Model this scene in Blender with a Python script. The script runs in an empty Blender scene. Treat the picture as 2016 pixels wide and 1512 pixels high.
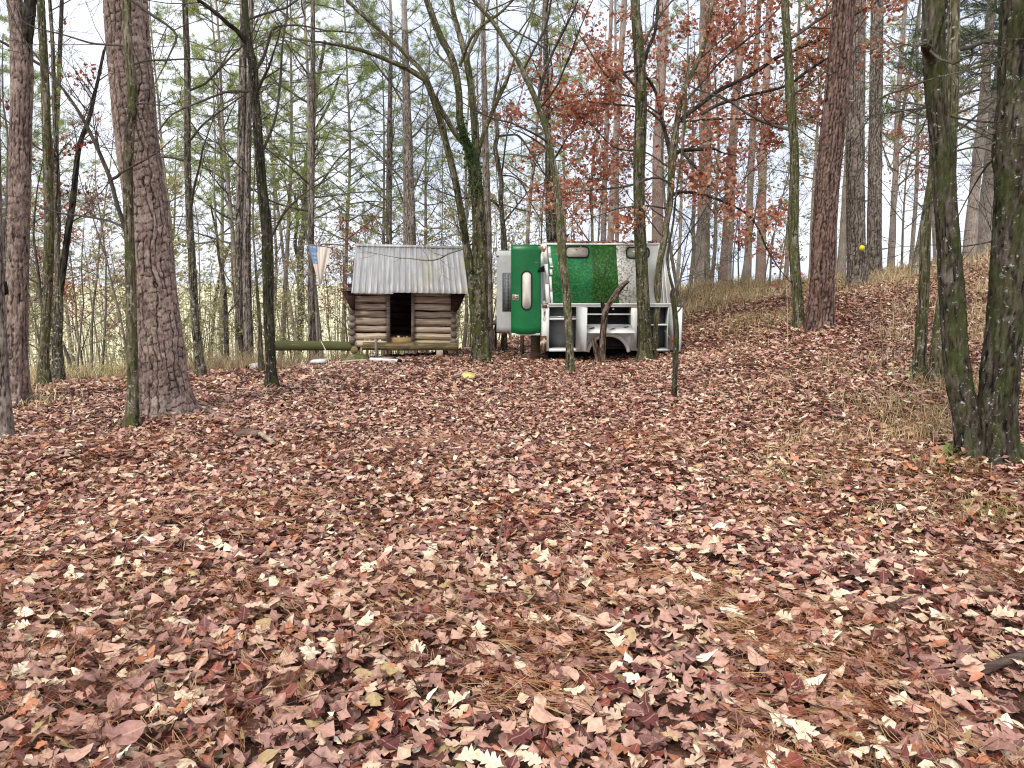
import bpy, math, random
import numpy as np
from mathutils import Vector

# ------------------------------------------------------------------ camera
scene = bpy.context.scene
COL = scene.collection
FPX = 1494.0                      # focal length in photograph pixels (2016 wide)
PITCH = math.radians(8.0)
CAMZ = 1.6
cam_d = bpy.data.cameras.new('camera')
cam_d.sensor_width = 36.0
cam_d.lens = 36.0 * FPX / 2016.0
cam_d.clip_start = 0.05
cam_d.clip_end = 2000.0
cam = bpy.data.objects.new('camera', cam_d)
cam.location = (0, 0, CAMZ)
cam.rotation_euler = (math.radians(90) - PITCH, 0, 0)
COL.objects.link(cam)
scene.camera = cam

# ------------------------------------------------------------------ overcast sky
SUN_EL, SUN_AZ = math.radians(47), math.radians(205)
world = bpy.data.worlds.new('World')
scene.world = world
world.use_nodes = True
nt = world.node_tree
nt.nodes.clear()
wo = nt.nodes.new('ShaderNodeOutputWorld')
bg = nt.nodes.new('ShaderNodeBackground')
bg.inputs['Strength'].default_value = 0.1
sky = nt.nodes.new('ShaderNodeTexSky')
sky.sky_type = 'NISHITA'
sky.sun_disc = False
sky.sun_elevation = SUN_EL
sky.sun_rotation = SUN_AZ
sky.dust_density = 4.0
tc = nt.nodes.new('ShaderNodeTexCoord')
nz = nt.nodes.new('ShaderNodeTexNoise')
nz.inputs['Scale'].default_value = 3.0
nz.inputs['Detail'].default_value = 5.0
cr = nt.nodes.new('ShaderNodeValToRGB')
cr.color_ramp.elements[0].position = 0.36
cr.color_ramp.elements[0].color = (4.9, 5.5, 6.9, 1)
cr.color_ramp.elements[1].position = 0.62
cr.color_ramp.elements[1].color = (6.6, 6.8, 7.4, 1)
mx = nt.nodes.new('ShaderNodeMix')
mx.data_type = 'RGBA'
mx.inputs[0].default_value = 0.93
nt.links.new(tc.outputs['Generated'], nz.inputs['Vector'])
nt.links.new(nz.outputs['Fac'], cr.inputs['Fac'])
nt.links.new(sky.outputs['Color'], mx.inputs[6])
nt.links.new(cr.outputs['Color'], mx.inputs[7])
nt.links.new(mx.outputs[2], bg.inputs['Color'])
nt.links.new(bg.outputs['Background'], wo.inputs['Surface'])

sun_d = bpy.data.lights.new('sun', 'SUN')
sun_d.energy = 1.5
sun_d.angle = math.radians(14)
sun_d.color = (1.0, 0.96, 0.9)
sun = bpy.data.objects.new('sun', sun_d)
sdir = Vector((math.sin(SUN_AZ) * math.cos(SUN_EL), math.cos(SUN_AZ) * math.cos(SUN_EL), math.sin(SUN_EL)))
sun.rotation_euler = sdir.to_track_quat('Z', 'Y').to_euler()
sun.location = (0, -5, 20)
COL.objects.link(sun)

scene.view_settings.view_transform = 'Standard'
scene.view_settings.look = 'None'
scene.view_settings.gamma = 1.0
scene.view_settings.exposure = 0.93
scene.view_settings.use_curve_mapping = False
scene.render.engine = 'CYCLES'
scene.cycles.max_bounces = 6
scene.cycles.diffuse_bounces = 3
scene.cycles.glossy_bounces = 2
scene.cycles.transmission_bounces = 3
scene.cycles.transparent_max_bounces = 8
scene.cycles.filter_width = 1.15
scene.cycles.use_denoising = True

# ------------------------------------------------------------------ numeric helpers
RNG = np.random.default_rng(7)
CP, SP = math.cos(PITCH), math.sin(PITCH)


def ray(u, v):
    a, b = u - 1008.0, 756.0 - v
    return np.array([a, FPX * CP + b * SP, -FPX * SP + b * CP])


def P(u, v, Y):
    r = ray(u, v)
    return np.array([0, 0, CAMZ]) + r * (Y / r[1])


def px(v, Y):
    """metres per photograph pixel at world depth Y"""
    return Y / ray(1008, v)[1]


def lin(r, g, b, k=1.0):
    f = lambda c: ((c / 255.0 + 0.055) / 1.055) ** 2.4 if c > 10 else c / 255.0 / 12.92
    return (f(r) * k, f(g) * k, f(b) * k, 1.0)


def hash2(i, j, k=0):
    h = np.sin(i * 127.1 + j * 311.7 + k * 74.7) * 43758.5453
    return h - np.floor(h)


def vnoise(p):
    """value noise, p (N,3) -> (N,) in 0..1"""
    i = np.floor(p)
    f = p - i
    f = f * f * (3 - 2 * f)
    out = np.zeros(len(p))
    for dx in (0, 1):
        for dy in (0, 1):
            for dz in (0, 1):
                h = hash2(i[:, 0] + dx, i[:, 1] + dy, i[:, 2] + dz)
                w = ((f[:, 0] if dx else 1 - f[:, 0]) * (f[:, 1] if dy else 1 - f[:, 1]) * (f[:, 2] if dz else 1 - f[:, 2]))
                out += h * w
    return out


def fbm(p, o=3):
    s, a, r = 0, 0.5, 0
    for k in range(o):
        r = r + a * vnoise(p * (2 ** k) + 17.3 * k)
        s += a
        a *= 0.5
    return r / s


# ------------------------------------------------------------------ terrain
CTRL = np.array([
    (0, -10, 0), (0, 0, 0), (0, 5, 0), (0, 10, 0), (-3, 5, 0), (-6, 9, 0.02), (-3, 2, 0), (-8, 3, 0), (-3, 10, 0.02),
    (0, 14, .0), (-3.2, 15.2, -.14), (-1.4, 15.5, -.08), (-2.2, 17, -.18), (.6, 14.8, -.08), (2, 14.8, -.06), (3.2, 14.8, .14), (1.5, 17, .0),
    (1.8, 8, .02), (2.4, 11, .1), (1.5, 5, 0),
    (3.6, 6, .18), (4.6, 8.5, .47), (5.3, 13, .74), (8.7, 19, 1.36), (11.3, 18, 2.1), (5.2, 20, 1.15), (4.2, 17, .75),
    (6, 6, .5), (8, 8, 1.0), (10, 10, 1.55), (3, 2, .05), (6, 2, .35), (10, 2, 1.0), (14, 14, 2.4), (1.5, 21, .25),
    (8, 30, .5), (14, 30, 1.4), (20, 20, 2.7), (4, 28, -.3), (10, 24, 1.5),
    (-6, 13, -.1), (-9, 11, -.12), (-4.5, 14, -.1), (-8, 18, -1.1), (-4, 20, -.7), (-1, 22, -.5), (-12, 16, -1.1),
    (-10, 30, -3), (0, 35, -2), (-20, 25, -3.2), (-20, 10, -.8), (-30, 40, -4.5), (0, 60, -4), (40, 60, -2), (-40, 60, -5.5),
    (40, 20, 2.4), (-20, 0, -.1), (20, 0, 2.0), (40, 0, 2.4), (-40, 0, -.6), (25, 35, 1.2)], float)


def _phi(r2):
    return 0.5 * r2 * np.log(r2 + 1e-9)


_n = len(CTRL)
_A = np.zeros((_n + 3, _n + 3))
_d2 = ((CTRL[:, None, :2] - CTRL[None, :, :2]) ** 2).sum(-1)
_A[:_n, :_n] = _phi(_d2) + np.eye(_n) * 0.6
_A[:_n, _n] = 1
_A[:_n, _n + 1:] = CTRL[:, :2]
_A[_n:, :_n] = _A[:_n, _n:].T
_W = np.linalg.solve(_A, np.concatenate([CTRL[:, 2], np.zeros(3)]))


def ground(x, y, rough=True):
    x = np.atleast_1d(np.asarray(x, float))
    y = np.atleast_1d(np.asarray(y, float))
    xc, yc = np.clip(x, -45, 45), np.clip(y, -12, 62)
    z = np.full(xc.shape, _W[_n]) + _W[_n + 1] * xc + _W[_n + 2] * yc
    for k in range(_n):
        z = z + _W[k] * _phi((xc - CTRL[k, 0]) ** 2 + (yc - CTRL[k, 1]) ** 2)
    far = np.clip((np.hypot(x - xc, y - yc)) / 60.0, 0, 1)
    z = z * (1 - far) - 5.0 * far
    if rough:
        sh = xc.shape
        p = np.stack([xc.ravel() * .9, yc.ravel() * .9, np.zeros(xc.size)], 1)
        z = z + ((vnoise(p) - .5) * .12 + (vnoise(p * 3.7) - .5) * .035).reshape(sh)
    return z


def gz(x, y):
    return float(ground(x, y)[0])


def G(u, v):
    """where the sight line through (u, v) meets the ground"""
    r = ray(u, v)
    Y = np.arange(1.5, 60, 0.02)
    t = Y / r[1]
    z = CAMZ + r[2] * t
    h = ground(r[0] * t, Y)
    hit = z <= h
    k = int(np.argmax(hit)) if hit.any() else int(np.argmin(np.abs(Y - 14.5)))
    return np.array([r[0] * t[k], Y[k], h[k]])


# ------------------------------------------------------------------ mesh builder
class MB:
    def __init__(self):
        self.v, self.q, self.t, self.uv, self.c = [], [], [], [], []
        self.n = 0

    def add(self, v, q=None, t=None, uv=None, c=None):
        v = np.asarray(v, float).reshape(-1, 3)
        self.v.append(v)
        if q is not None and len(q):
            self.q.append(np.asarray(q, np.int64).reshape(-1, 4) + self.n)
        if t is not None and len(t):
            self.t.append(np.asarray(t, np.int64).reshape(-1, 3) + self.n)
        self.uv.append(np.zeros((len(v), 2)) if uv is None else np.asarray(uv, float))
        if c is None:
            c = np.ones((len(v), 4))
        else:
            c = np.asarray(c, float)
            if c.ndim == 1:
                c = np.tile(c, (len(v), 1))
        self.c.append(c)
        self.n += len(v)
        return self

    def box(self, lo, hi, c=None):
        (a, b, d), (e, f, g) = lo, hi
        v = [(a, b, d), (e, b, d), (e, f, d), (a, f, d), (a, b, g), (e, b, g), (e, f, g), (a, f, g)]
        q = [(0, 3, 2, 1), (4, 5, 6, 7), (0, 1, 5, 4), (1, 2, 6, 5), (2, 3, 7, 6), (3, 0, 4, 7)]
        return self.add(v, q, c=c)

    def hexa(self, pts, c=None):
        """8 corners: bottom loop 4, top loop 4"""
        q = [(0, 3, 2, 1), (4, 5, 6, 7), (0, 1, 5, 4), (1, 2, 6, 5), (2, 3, 7, 6), (3, 0, 4, 7)]
        return self.add(pts, q, c=c)

    def prism(self, loop, off, c=None):
        """polygon loop (N,3) extruded by vector off"""
        a = np.asarray(loop, float)
        n = len(a)
        b = a + np.asarray(off, float)
        q = [(i, (i + 1) % n, n + (i + 1) % n, n + i) for i in range(n)]
        v = np.concatenate([a, b, [a.mean(0)], [b.mean(0)]])
        t = [(2 * n, (i + 1) % n, i) for i in range(n)] + [(2 * n + 1, n + i, n + (i + 1) % n) for i in range(n)]
        return self.add(v, q, t, c=c)

    def tube(self, pts, rad, sides=6, cap=False, c=None, v0=0.0):
        pts = np.asarray(pts, float)
        rad = np.asarray(rad, float)
        m = len(pts)
        tg = np.gradient(pts, axis=0)
        tg /= np.linalg.norm(tg, axis=1)[:, None] + 1e-12
        ref = np.array([0.31, 0.94, 0.13]) if abs(tg[:, 2]).mean() > .6 else np.array([0.05, 0.1, 1.0])
        a = np.cross(tg, ref)
        a /= np.linalg.norm(a, axis=1)[:, None] + 1e-12
        b = np.cross(tg, a)
        th = np.arange(sides) * (2 * math.pi / sides)
        ring = a[:, None, :] * np.cos(th)[None, :, None] + b[:, None, :] * np.sin(th)[None, :, None]
        v = pts[:, None, :] + ring * rad[:, None, None]
        s = np.concatenate([[0], np.cumsum(np.linalg.norm(np.diff(pts, axis=0), axis=1))]) + v0
        rm = max(float(rad.mean()), 1e-4)
        uv = np.stack([np.broadcast_to(th * rm, (m, sides)), np.broadcast_to(s[:, None], (m, sides))], -1).reshape(-1, 2)
        i = np.arange(m - 1)[:, None] * sides
        j = np.arange(sides)[None, :]
        k = (np.arange(sides) + 1)[None, :] % sides
        q = np.stack([i + j, i + k, i + sides + k, i + sides + j], -1).reshape(-1, 4)
        v = v.reshape(-1, 3)
        t = None
        if cap:
            n = len(v)
            v = np.concatenate([v, pts[:1], pts[-1:]])
            uv = np.concatenate([uv, uv[:1], uv[-1:]])
            jj = np.arange(sides)
            kk = (jj + 1) % sides
            o = (m - 1) * sides
            t = np.concatenate([np.stack([np.full(sides, n), kk, jj], 1), np.stack([np.full(sides, n + 1), o + jj, o + kk], 1)])
            if c is not None and np.ndim(c) == 2:
                c = np.concatenate([c, c[:1], c[-1:]])
        return self.add(v, q, t, uv, c)

    def data(self, name, mat, origin=(0, 0, 0), smooth=True):
        me = bpy.data.meshes.new(name)
        v = np.concatenate(self.v) - np.asarray(origin, float)
        q = np.concatenate(self.q) if self.q else np.zeros((0, 4), np.int64)
        t = np.concatenate(self.t) if self.t else np.zeros((0, 3), np.int64)
        me.vertices.add(len(v))
        me.vertices.foreach_set('co', v.astype(np.float32).ravel())
        lp = np.concatenate([q.ravel(), t.ravel()]).astype(np.int32)
        me.loops.add(len(lp))
        me.loops.foreach_set('vertex_index', lp)
        npoly = len(q) + len(t)
        me.polygons.add(npoly)
        st = np.concatenate([np.arange(len(q)) * 4, len(q) * 4 + np.arange(len(t)) * 3]).astype(np.int32)
        me.polygons.foreach_set('loop_start', st)
        if smooth:
            me.polygons.foreach_set('use_smooth', np.ones(npoly, bool))
        uv = np.concatenate(self.uv)
        ul = me.uv_layers.new(name='UVMap')
        ul.data.foreach_set('uv', uv[lp].astype(np.float32).ravel())
        ca = me.color_attributes.new('col', 'FLOAT_COLOR', 'POINT')
        ca.data.foreach_set('color', np.concatenate(self.c).astype(np.float32).ravel())
        me.update(calc_edges=True)
        me.validate()
        if mat is not None:
            me.materials.append(mat)
        return me

    def build(self, name, mat, parent=None, origin=(0, 0, 0), smooth=True, local=False):
        """link as one object; origin is the parent's world position (or own base) to subtract"""
        me = self.data(name, mat, origin, smooth)
        o = bpy.data.objects.new(name, me)
        COL.objects.link(o)
        if parent is not None:
            o.parent = parent
        elif not local:
            o.location = origin
        return o


def tag(o, label=None, cat=None, group=None, kind=None):
    if label: o['label'] = label
    if cat: o['category'] = cat
    if group: o['group'] = group
    if kind: o['kind'] = kind
    return o


def empty(name, loc, label, cat, group=None):
    o = bpy.data.objects.new(name, None)
    o.location = tuple(loc)
    o.empty_display_size = 0.2
    COL.objects.link(o)
    return tag(o, label, cat, group)


def copy_tree(root, label=None, group=None):
    r = root.copy()
    COL.objects.link(r)
    if label: r['label'] = label
    if group: r['group'] = group
    for ch in root.children:
        c = ch.copy()
        COL.objects.link(c)
        c.parent = r
    return r


def smooth_path(p, step):
    """Catmull-Rom through rows of p (N,k), resampled"""
    p = np.asarray(p, float)
    if len(p) < 3:
        n = max(2, int(np.linalg.norm(p[-1, :3] - p[0, :3]) / step))
        t = np.linspace(0, 1, n + 1)[:, None]
        return p[0] * (1 - t) + p[-1] * t
    e = np.concatenate([[2 * p[0] - p[1]], p, [2 * p[-1] - p[-2]]])
    out = []
    for i in range(1, len(e) - 2):
        n = max(1, int(round(np.linalg.norm(e[i + 1, :3] - e[i, :3]) / step)))
        t = (np.arange(n) / n)[:, None]
        a, b, c, d = e[i - 1], e[i], e[i + 1], e[i + 2]
        out.append(.5 * ((2 * b) + (c - a) * t + (2 * a - 5 * b + 4 * c - d) * t ** 2 + (3 * b - a - 3 * c + d) * t ** 3))
    out.append(p[-1:])
    return np.concatenate(out)


# ------------------------------------------------------------------ materials
class M:
    """small node helper"""
    def __init__(self, name, rough=0.8, spec=0.3):
        self.m = bpy.data.materials.new(name)
        self.m.use_nodes = True
        self.t = self.m.node_tree
        self.b = self.t.nodes['Principled BSDF']
        self.b.inputs['Roughness'].default_value = rough
        self.b.inputs['Specular IOR Level'].default_value = spec
        self._tc = None

    def n(self, kind, **kw):
        x = self.t.nodes.new(kind)
        for k, v in kw.items():
            if k in x.inputs:
                x.inputs[k].default_value = v
            else:
                setattr(x, k, v)
        return x

    def link(self, a, b):
        self.t.links.new(a, b)

    def coord(self, which='Object'):
        if self._tc is None:
            self._tc = self.n('ShaderNodeTexCoord')
        return self._tc.outputs[which]

    def mapped(self, scale=(1, 1, 1), which='Object', loc=(0, 0, 0)):
        x = self.n('ShaderNodeMapping')
        x.inputs['Scale'].default_value = scale
        x.inputs['Location'].default_value = loc
        self.link(self.coord(which), x.inputs['Vector'])
        return x.outputs['Vector']

    def noise(self, scale=5, detail=4, vec=None, rough=.55):
        x = self.n('ShaderNodeTexNoise')
        x.inputs['Scale'].default_value = scale
        x.inputs['Detail'].default_value = detail
        x.inputs['Roughness'].default_value = rough
        self.link(vec if vec is not None else self.coord(), x.inputs['Vector'])
        return x.outputs['Fac']

    def ramp(self, fac, stops, interp='LINEAR'):
        x = self.n('ShaderNodeValToRGB')
        x.color_ramp.interpolation = interp
        el = x.color_ramp.elements
        while len(el) < len(stops):
            el.new(0.5)
        for e, (p, c) in zip(el, stops):
            e.position = p
            e.color = c if not np.isscalar(c) else (c, c, c, 1)
        self.link(fac, x.inputs['Fac'])
        return x.outputs['Color']

    def mix(self, fac, a, b, mode='MIX'):
        x = self.n('ShaderNodeMix')
        x.data_type = 'RGBA'
        x.blend_type = mode
        for s, i in ((fac, 0), (a, 6), (b, 7)):
            if hasattr(s, 'is_linked'):
                self.link(s, x.inputs[i])
            else:
                x.inputs[i].default_value = s
        return x.outputs[2]

    def math(self, op, a, b=0.0, clamp=False):
        x = self.n('ShaderNodeMath')
        x.operation = op
        x.use_clamp = clamp
        for s, i in ((a, 0), (b, 1)):
            if hasattr(s, 'is_linked'):
                self.link(s, x.inputs[i])
            else:
                x.inputs[i].default_value = s
        return x.outputs[0]

    def attr(self, name='col'):
        x = self.n('ShaderNodeAttribute')
        x.attribute_name = name
        return x

    def sep(self, vec):
        x = self.n('ShaderNodeSeparateXYZ')
        self.link(vec, x.inputs[0])
        return x.outputs

    def base(self, c):
        if hasattr(c, 'is_linked'):
            self.link(c, self.b.inputs['Base Color'])
        else:
            self.b.inputs['Base Color'].default_value = c
        return self

    def bump(self, h, strength=.5, dist=.01):
        x = self.n('ShaderNodeBump')
        x.inputs['Strength'].default_value = strength
        x.inputs['Distance'].default_value = dist
        self.link(h, x.inputs['Height'])
        self.link(x.outputs['Normal'], self.b.inputs['Normal'])
        return self

    def rnd(self):
        return self.n('ShaderNodeObjectInfo').outputs['Random']


def mat_leaf(name, rough=.5, spec=.45, trans=0.0):
    k = M(name, rough, spec)
    at = k.attr('col')
    n = k.noise(55, 3)
    f = k.ramp(n, [(.3, .72), (.7, 1.2)])
    c = k.mix(1.0, at.outputs['Color'], f, 'MULTIPLY')
    u = k.sep(k.coord('UV'))
    d = k.math('ABSOLUTE', k.math('SUBTRACT', u[0], .5))
    rib = k.math('LESS_THAN', d, .018)
    c = k.mix(k.math('MULTIPLY', rib, .35), c, lin(205, 170, 140))
    k.base(c)
    k.bump(n, .35, .004)
    if trans:
        k.b.inputs['Subsurface Weight'].default_value = 0.0
        tr = k.n('ShaderNodeBsdfTranslucent')
        k.link(c, tr.inputs['Color'])
        ms = k.n('ShaderNodeMixShader')
        ms.inputs[0].default_value = trans
        k.link(k.b.outputs[0], ms.inputs[1])
        k.link(tr.outputs[0], ms.inputs[2])
        k.link(ms.outputs[0], k.t.nodes['Material Output'].inputs['Surface'])
    return k.m


def mat_bark(name, dark, mid, light, moss=0.0, moss_col=(0.040, 0.047, 0.011, 1), lichen=0.0, lichen_col=None, bump=.5,
             stretch=.25, scale=38, tint=0.12):
    """bark: attribute col.r = plate tone, col.g = plate (1) or fissure (0)"""
    k = M(name, .9, .15)
    at = k.attr('col')
    s = k.n('ShaderNodeSeparateColor')
    k.link(at.outputs['Color'], s.inputs[0])
    mp = k.n('ShaderNodeMapping')
    mp.inputs['Scale'].default_value = (1, 1, stretch)
    k.link(k.coord(), mp.inputs['Vector'])
    n = k.noise(scale, 5, mp.outputs[0], .65)
    big = k.noise(2.2, 3)
    tone = k.math('ADD', k.math('MULTIPLY', n, .95), k.math('MULTIPLY', s.outputs[0], .16))
    tone = k.math('ADD', tone, k.math('MULTIPLY', k.math('SUBTRACT', big, .5), .45))
    c = k.ramp(tone, [(.28, dark), (.5, mid), (.8, light)])
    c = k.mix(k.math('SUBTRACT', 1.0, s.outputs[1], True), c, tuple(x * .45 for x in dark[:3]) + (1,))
    h = n
    if lichen:
        ln = k.noise(24, 6, None, .75)
        lm = k.ramp(ln, [(.66 - lichen * .16, 0.0), (.70 - lichen * .16, 1.0)])
        lm = k.mix(.25, lm, (0, 0, 0, 1))
        c = k.mix(lm, c, lichen_col or lin(196, 205, 180))
    if moss:
        mn = k.noise(7.5, 7, k.mapped((1, 1, .4)), .78)
        mm = k.ramp(mn, [(.68 - moss * .36, 0.0), (.81 - moss * .36, .85)])
        c = k.mix(mm, c, k.mix(k.noise(60, 3), moss_col, tuple(x * 2.1 for x in moss_col[:3]) + (1,)))
    r = k.rnd()
    tn = k.math('ADD', 1.0 - tint / 2, k.math('MULTIPLY', r, tint))
    hs = k.n('ShaderNodeHueSaturation')
    k.link(tn, hs.inputs['Value'])
    k.link(c, hs.inputs['Color'])
    k.base(hs.outputs[0])
    k.bump(h, bump, .012)
    return k.m


MAT = {}
MAT['leaf'] = mat_leaf('leaf_litter_leaf')
MAT['hang_leaf'] = mat_leaf('clinging_leaf', .55, .35, .45)
MAT['far_leaf'] = mat_leaf('far_leaf', .7, .2, .5)
MAT['needle'] = mat_leaf('needle', .6, .3, .4)
MAT['grass'] = mat_leaf('dry_grass', .65, .25, .3)
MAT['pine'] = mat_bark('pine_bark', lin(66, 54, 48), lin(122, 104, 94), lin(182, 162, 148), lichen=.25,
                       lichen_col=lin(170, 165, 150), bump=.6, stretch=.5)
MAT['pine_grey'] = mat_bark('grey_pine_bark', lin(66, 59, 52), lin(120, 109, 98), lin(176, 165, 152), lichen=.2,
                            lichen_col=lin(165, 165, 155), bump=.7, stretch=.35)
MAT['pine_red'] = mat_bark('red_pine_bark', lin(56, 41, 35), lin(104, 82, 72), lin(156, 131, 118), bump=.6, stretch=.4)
MAT['oak'] = mat_bark('oak_bark', lin(44, 38, 31), lin(86, 78, 65), lin(138, 131, 113), moss=.3, lichen=.55, bump=.6)
MAT['oak_mossy'] = mat_bark('mossy_oak_bark', lin(50, 44, 34), lin(98, 88, 70), lin(150, 142, 120), moss=.6, lichen=.5,
                            lichen_col=lin(188, 198, 165), bump=.6)
MAT['oak_dark'] = mat_bark('dark_oak_bark', lin(30, 26, 22), lin(62, 54, 46), lin(112, 104, 92), moss=.6,
                           moss_col=(0.030, 0.037, 0.009, 1), lichen=.36, lichen_col=lin(205, 214, 200), bump=.7)
MAT['twig'] = mat_bark('twig_bark', lin(28, 25, 22), lin(56, 51, 45), lin(100, 94, 84), moss=.35, bump=.2)
MAT['bare'] = mat_bark('bare_tree_bark', lin(42, 37, 32), lin(82, 74, 64), lin(134, 127, 113), moss=.35,
                       moss_col=(.07, .085, .03, 1), lichen=.3, bump=.4, tint=.4)


def simple(name, col, rough=.7, spec=.3, metal=0.0, var=.25, scale=20, bump=.0, dirt=None, dirt_amt=.0):
    k = M(name, rough, spec)
    k.b.inputs['Metallic'].default_value = metal
    n = k.noise(scale, 5)
    f = k.ramp(n, [(.3, 1 - var), (.7, 1 + var * .4)])
    c = k.mix(1.0, col, f, 'MULTIPLY')
    if dirt:
        dn = k.noise(6, 6, None, .7)
        dm = k.ramp(dn, [(.62 - dirt_amt * .3, 0.0), (.72 - dirt_amt * .3, 1.0)])
        c = k.mix(dm, c, dirt)
    k.base(c)
    if bump:
        k.bump(n, bump, .01)
    return k.m
# ------------------------------------------------------------------ the ground
def axis(lo, hi, step, far):
    a = list(np.arange(lo, hi + 1e-6, step))
    s, x = step, hi
    while x < far:
        s *= 1.35
        x += s
        a.append(x)
    s, x = step, lo
    b = []
    while x > -far:
        s *= 1.35
        x -= s
        b.append(x)
    return np.array(b[::-1] + a)


gx, gy = axis(-14, 16, .22, 600), axis(-2, 30, .22, 600)
XX, YY = np.meshgrid(gx, gy)
ZZ = ground(XX, YY)
nx, ny = len(gx), len(gy)
gi = (np.arange(ny - 1)[:, None] * nx + np.arange(nx - 1)[None, :])
gq = np.stack([gi, gi + 1, gi + nx + 1, gi + nx], -1).reshape(-1, 4)
k = M('forest_soil', .9, .2)
n1 = k.noise(26, 8, None, .75)
n2 = k.noise(.7, 4)
n3 = k.noise(9, 5)
c = k.ramp(n1, [(.25, lin(42, 26, 20)), (.48, lin(92, 62, 50)), (.62, lin(136, 100, 82)), (.8, lin(180, 146, 120))])
c2 = k.ramp(n3, [(.3, lin(96, 84, 50)), (.7, lin(176, 156, 108))])
c = k.mix(k.ramp(n2, [(.5, 0.0), (.7, .6)]), c, c2)
gx_ = k.sep(k.coord())
fy = k.ramp(k.math('MULTIPLY', k.math('ADD', gx_[1], k.math('MULTIPLY', gx_[0], -.35)), .01), [(.27, 0.0), (.33, 1.0)])
fieldc = k.ramp(k.noise(.5, 6), [(.3, lin(204, 194, 150)), (.7, lin(230, 221, 186))])
c = k.mix(fy, c, fieldc)     # pale grass of the open land beyond the trees
k.base(c)
k.bump(n1, .8, .03)
floor = MB().add(np.stack([XX, YY, ZZ], -1).reshape(-1, 3), gq).build('forest_floor', k.m)
tag(floor, 'leaf-covered ground of the clearing rising to a bank on the right', kind='structure')

# ------------------------------------------------------------------ leaf shapes
# rows: (spine y, half width, forward shift of the edge point)
OAK_RED = [(0, .015, 0), (.10, .06, 0), (.20, .26, .07), (.29, .15, 0), (.38, .38, .09), (.45, .34, .12), (.54, .17, 0), (.64, .34, .09),
           (.77, .14, 0), (.85, .17, .06), (1, .0, 0)]
OAK_WHITE = [(0, .02, 0), (.12, .09, 0), (.20, .22, .03), (.29, .21, .05), (.36, .10, 0), (.46, .31, .05), (.56, .29, .07),
             (.64, .13, 0), (.74, .30, .05), (.84, .24, .06), (.92, .12, 0), (1, .02, 0)]
OVATE = [(0, .01, 0), (.12, .16, 0), (.3, .27, 0), (.5, .29, 0), (.7, .22, 0), (.86, .11, 0), (1, 0, 0)]
LANCE = [(0, .01, 0), (.2, .11, .02), (.5, .15, .02), (.8, .09, .02), (1, 0, 0)]
MIDOAK = [(0, .02, 0), (.25, .25, .1), (.4, .13, 0), (.6, .36, .1), (1, 0, 0)]
LOWOAK = [(0, .05, 0), (.5, .36, .06), (1, .03, 0)]
TINY = [(0, .16, 0), (1, .2, 0)]
TINY2 = [(0, .05, 0), (1, .3, 0)]
MIDOV = [(0, .03, 0), (.3, .26, 0), (.65, .25, 0), (1, 0, 0)]


def template(rows):
    y = np.array([r[0] for r in rows])
    w = np.array([r[1] for r in rows])
    s = np.array([r[2] for r in rows])
    n = len(rows)
    v = np.concatenate([np.stack([-w, y + s], 1), np.stack([0 * y, y], 1), np.stack([w, y + s], 1)])
    i = np.arange(n - 1)
    q = np.concatenate([np.stack([i, n + i, n + i + 1, i + 1], 1), np.stack([n + i, 2 * n + i, 2 * n + i + 1, n + i + 1], 1)])
    return v, q


PAL = [  # (weight, colour)  leaf colours, upper and under sides
    (.20, lin(162, 118, 104)), (.18, lin(186, 140, 120)), (.10, lin(124, 82, 72)), (.17, lin(206, 162, 136)), (.10, lin(218, 186, 154)),
    (.05, lin(230, 208, 174)), (.02, lin(240, 226, 196)), (.08, lin(98, 44, 36)), (.045, lin(136, 68, 52)), (.05, lin(190, 124, 88)),
    (.03, lin(182, 156, 108))]
PW = np.array([p[0] for p in PAL])
PW = PW / PW.sum()
PC = np.array([p[1] for p in PAL])


def leaves(mb, rows, pos, L, yaw, tilt, roll, curl, cup, col, rng, wav=.05):
    tv, tq = template(rows)
    K, n = len(pos), len(tv)
    if K == 0:
        return
    x = tv[None, :, 0] * np.ones((K, 1))
    y = (tv[None, :, 1] - .5) * np.ones((K, 1))
    x = x * rng.uniform(.75, 1.3, (K, 1)) * rng.uniform(.86, 1.12, (K, n))
    y = y + rng.normal(0, .01, (K, n))
    z = curl[:, None] * (y ** 2) * 1.2 + cup[:, None] * (np.abs(x) ** 1.5) * 2.2 + wav * np.sin(y * 9 + x * 7 + rng.uniform(0, 6, (K, 1))) \
        + rng.normal(0, wav * .35, (K, n))
    x, y, z = x * L[:, None], y * L[:, None], z * L[:, None]
    ca, sa = np.cos(tilt)[:, None], np.sin(tilt)[:, None]
    y, z = y * ca - z * sa, y * sa + z * ca
    ca, sa = np.cos(roll)[:, None], np.sin(roll)[:, None]
    x, z = x * ca + z * sa, -x * sa + z * ca
    ca, sa = np.cos(yaw)[:, None], np.sin(yaw)[:, None]
    x, y = x * ca - y * sa, x * sa + y * ca
    v = np.stack([x + pos[:, None, 0], y + pos[:, None, 1], z + pos[:, None, 2]], -1).reshape(-1, 3)
    q = (tq[None] + (np.arange(K) * n)[:, None, None]).reshape(-1, 4)
    uv = np.tile(np.stack([tv[:, 0] + .5, tv[:, 1]], 1), (K, 1))
    c = np.repeat(col, n, axis=0)
    mb.add(v, q, None, uv, c)


def scatter(n, y0, y1, rng, fx=.72, mx_=1.0, xmin=None):
    """even scatter over the part of the ground in (and a little round) the view"""
    out = []
    tot = 0
    while tot < n:
        y = rng.uniform(y0, y1, n * 2)
        x = rng.uniform(-1, 1, n * 2) * (fx * y1 + mx_)
        k = np.abs(x) < fx * y + mx_
        if xmin is not None:
            k &= x > xmin
        out.append(np.stack([x[k], y[k]], 1))
        tot += int(k.sum())
    return np.concatenate(out)[:n]


rng = np.random.default_rng(11)
litter = MB()


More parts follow.
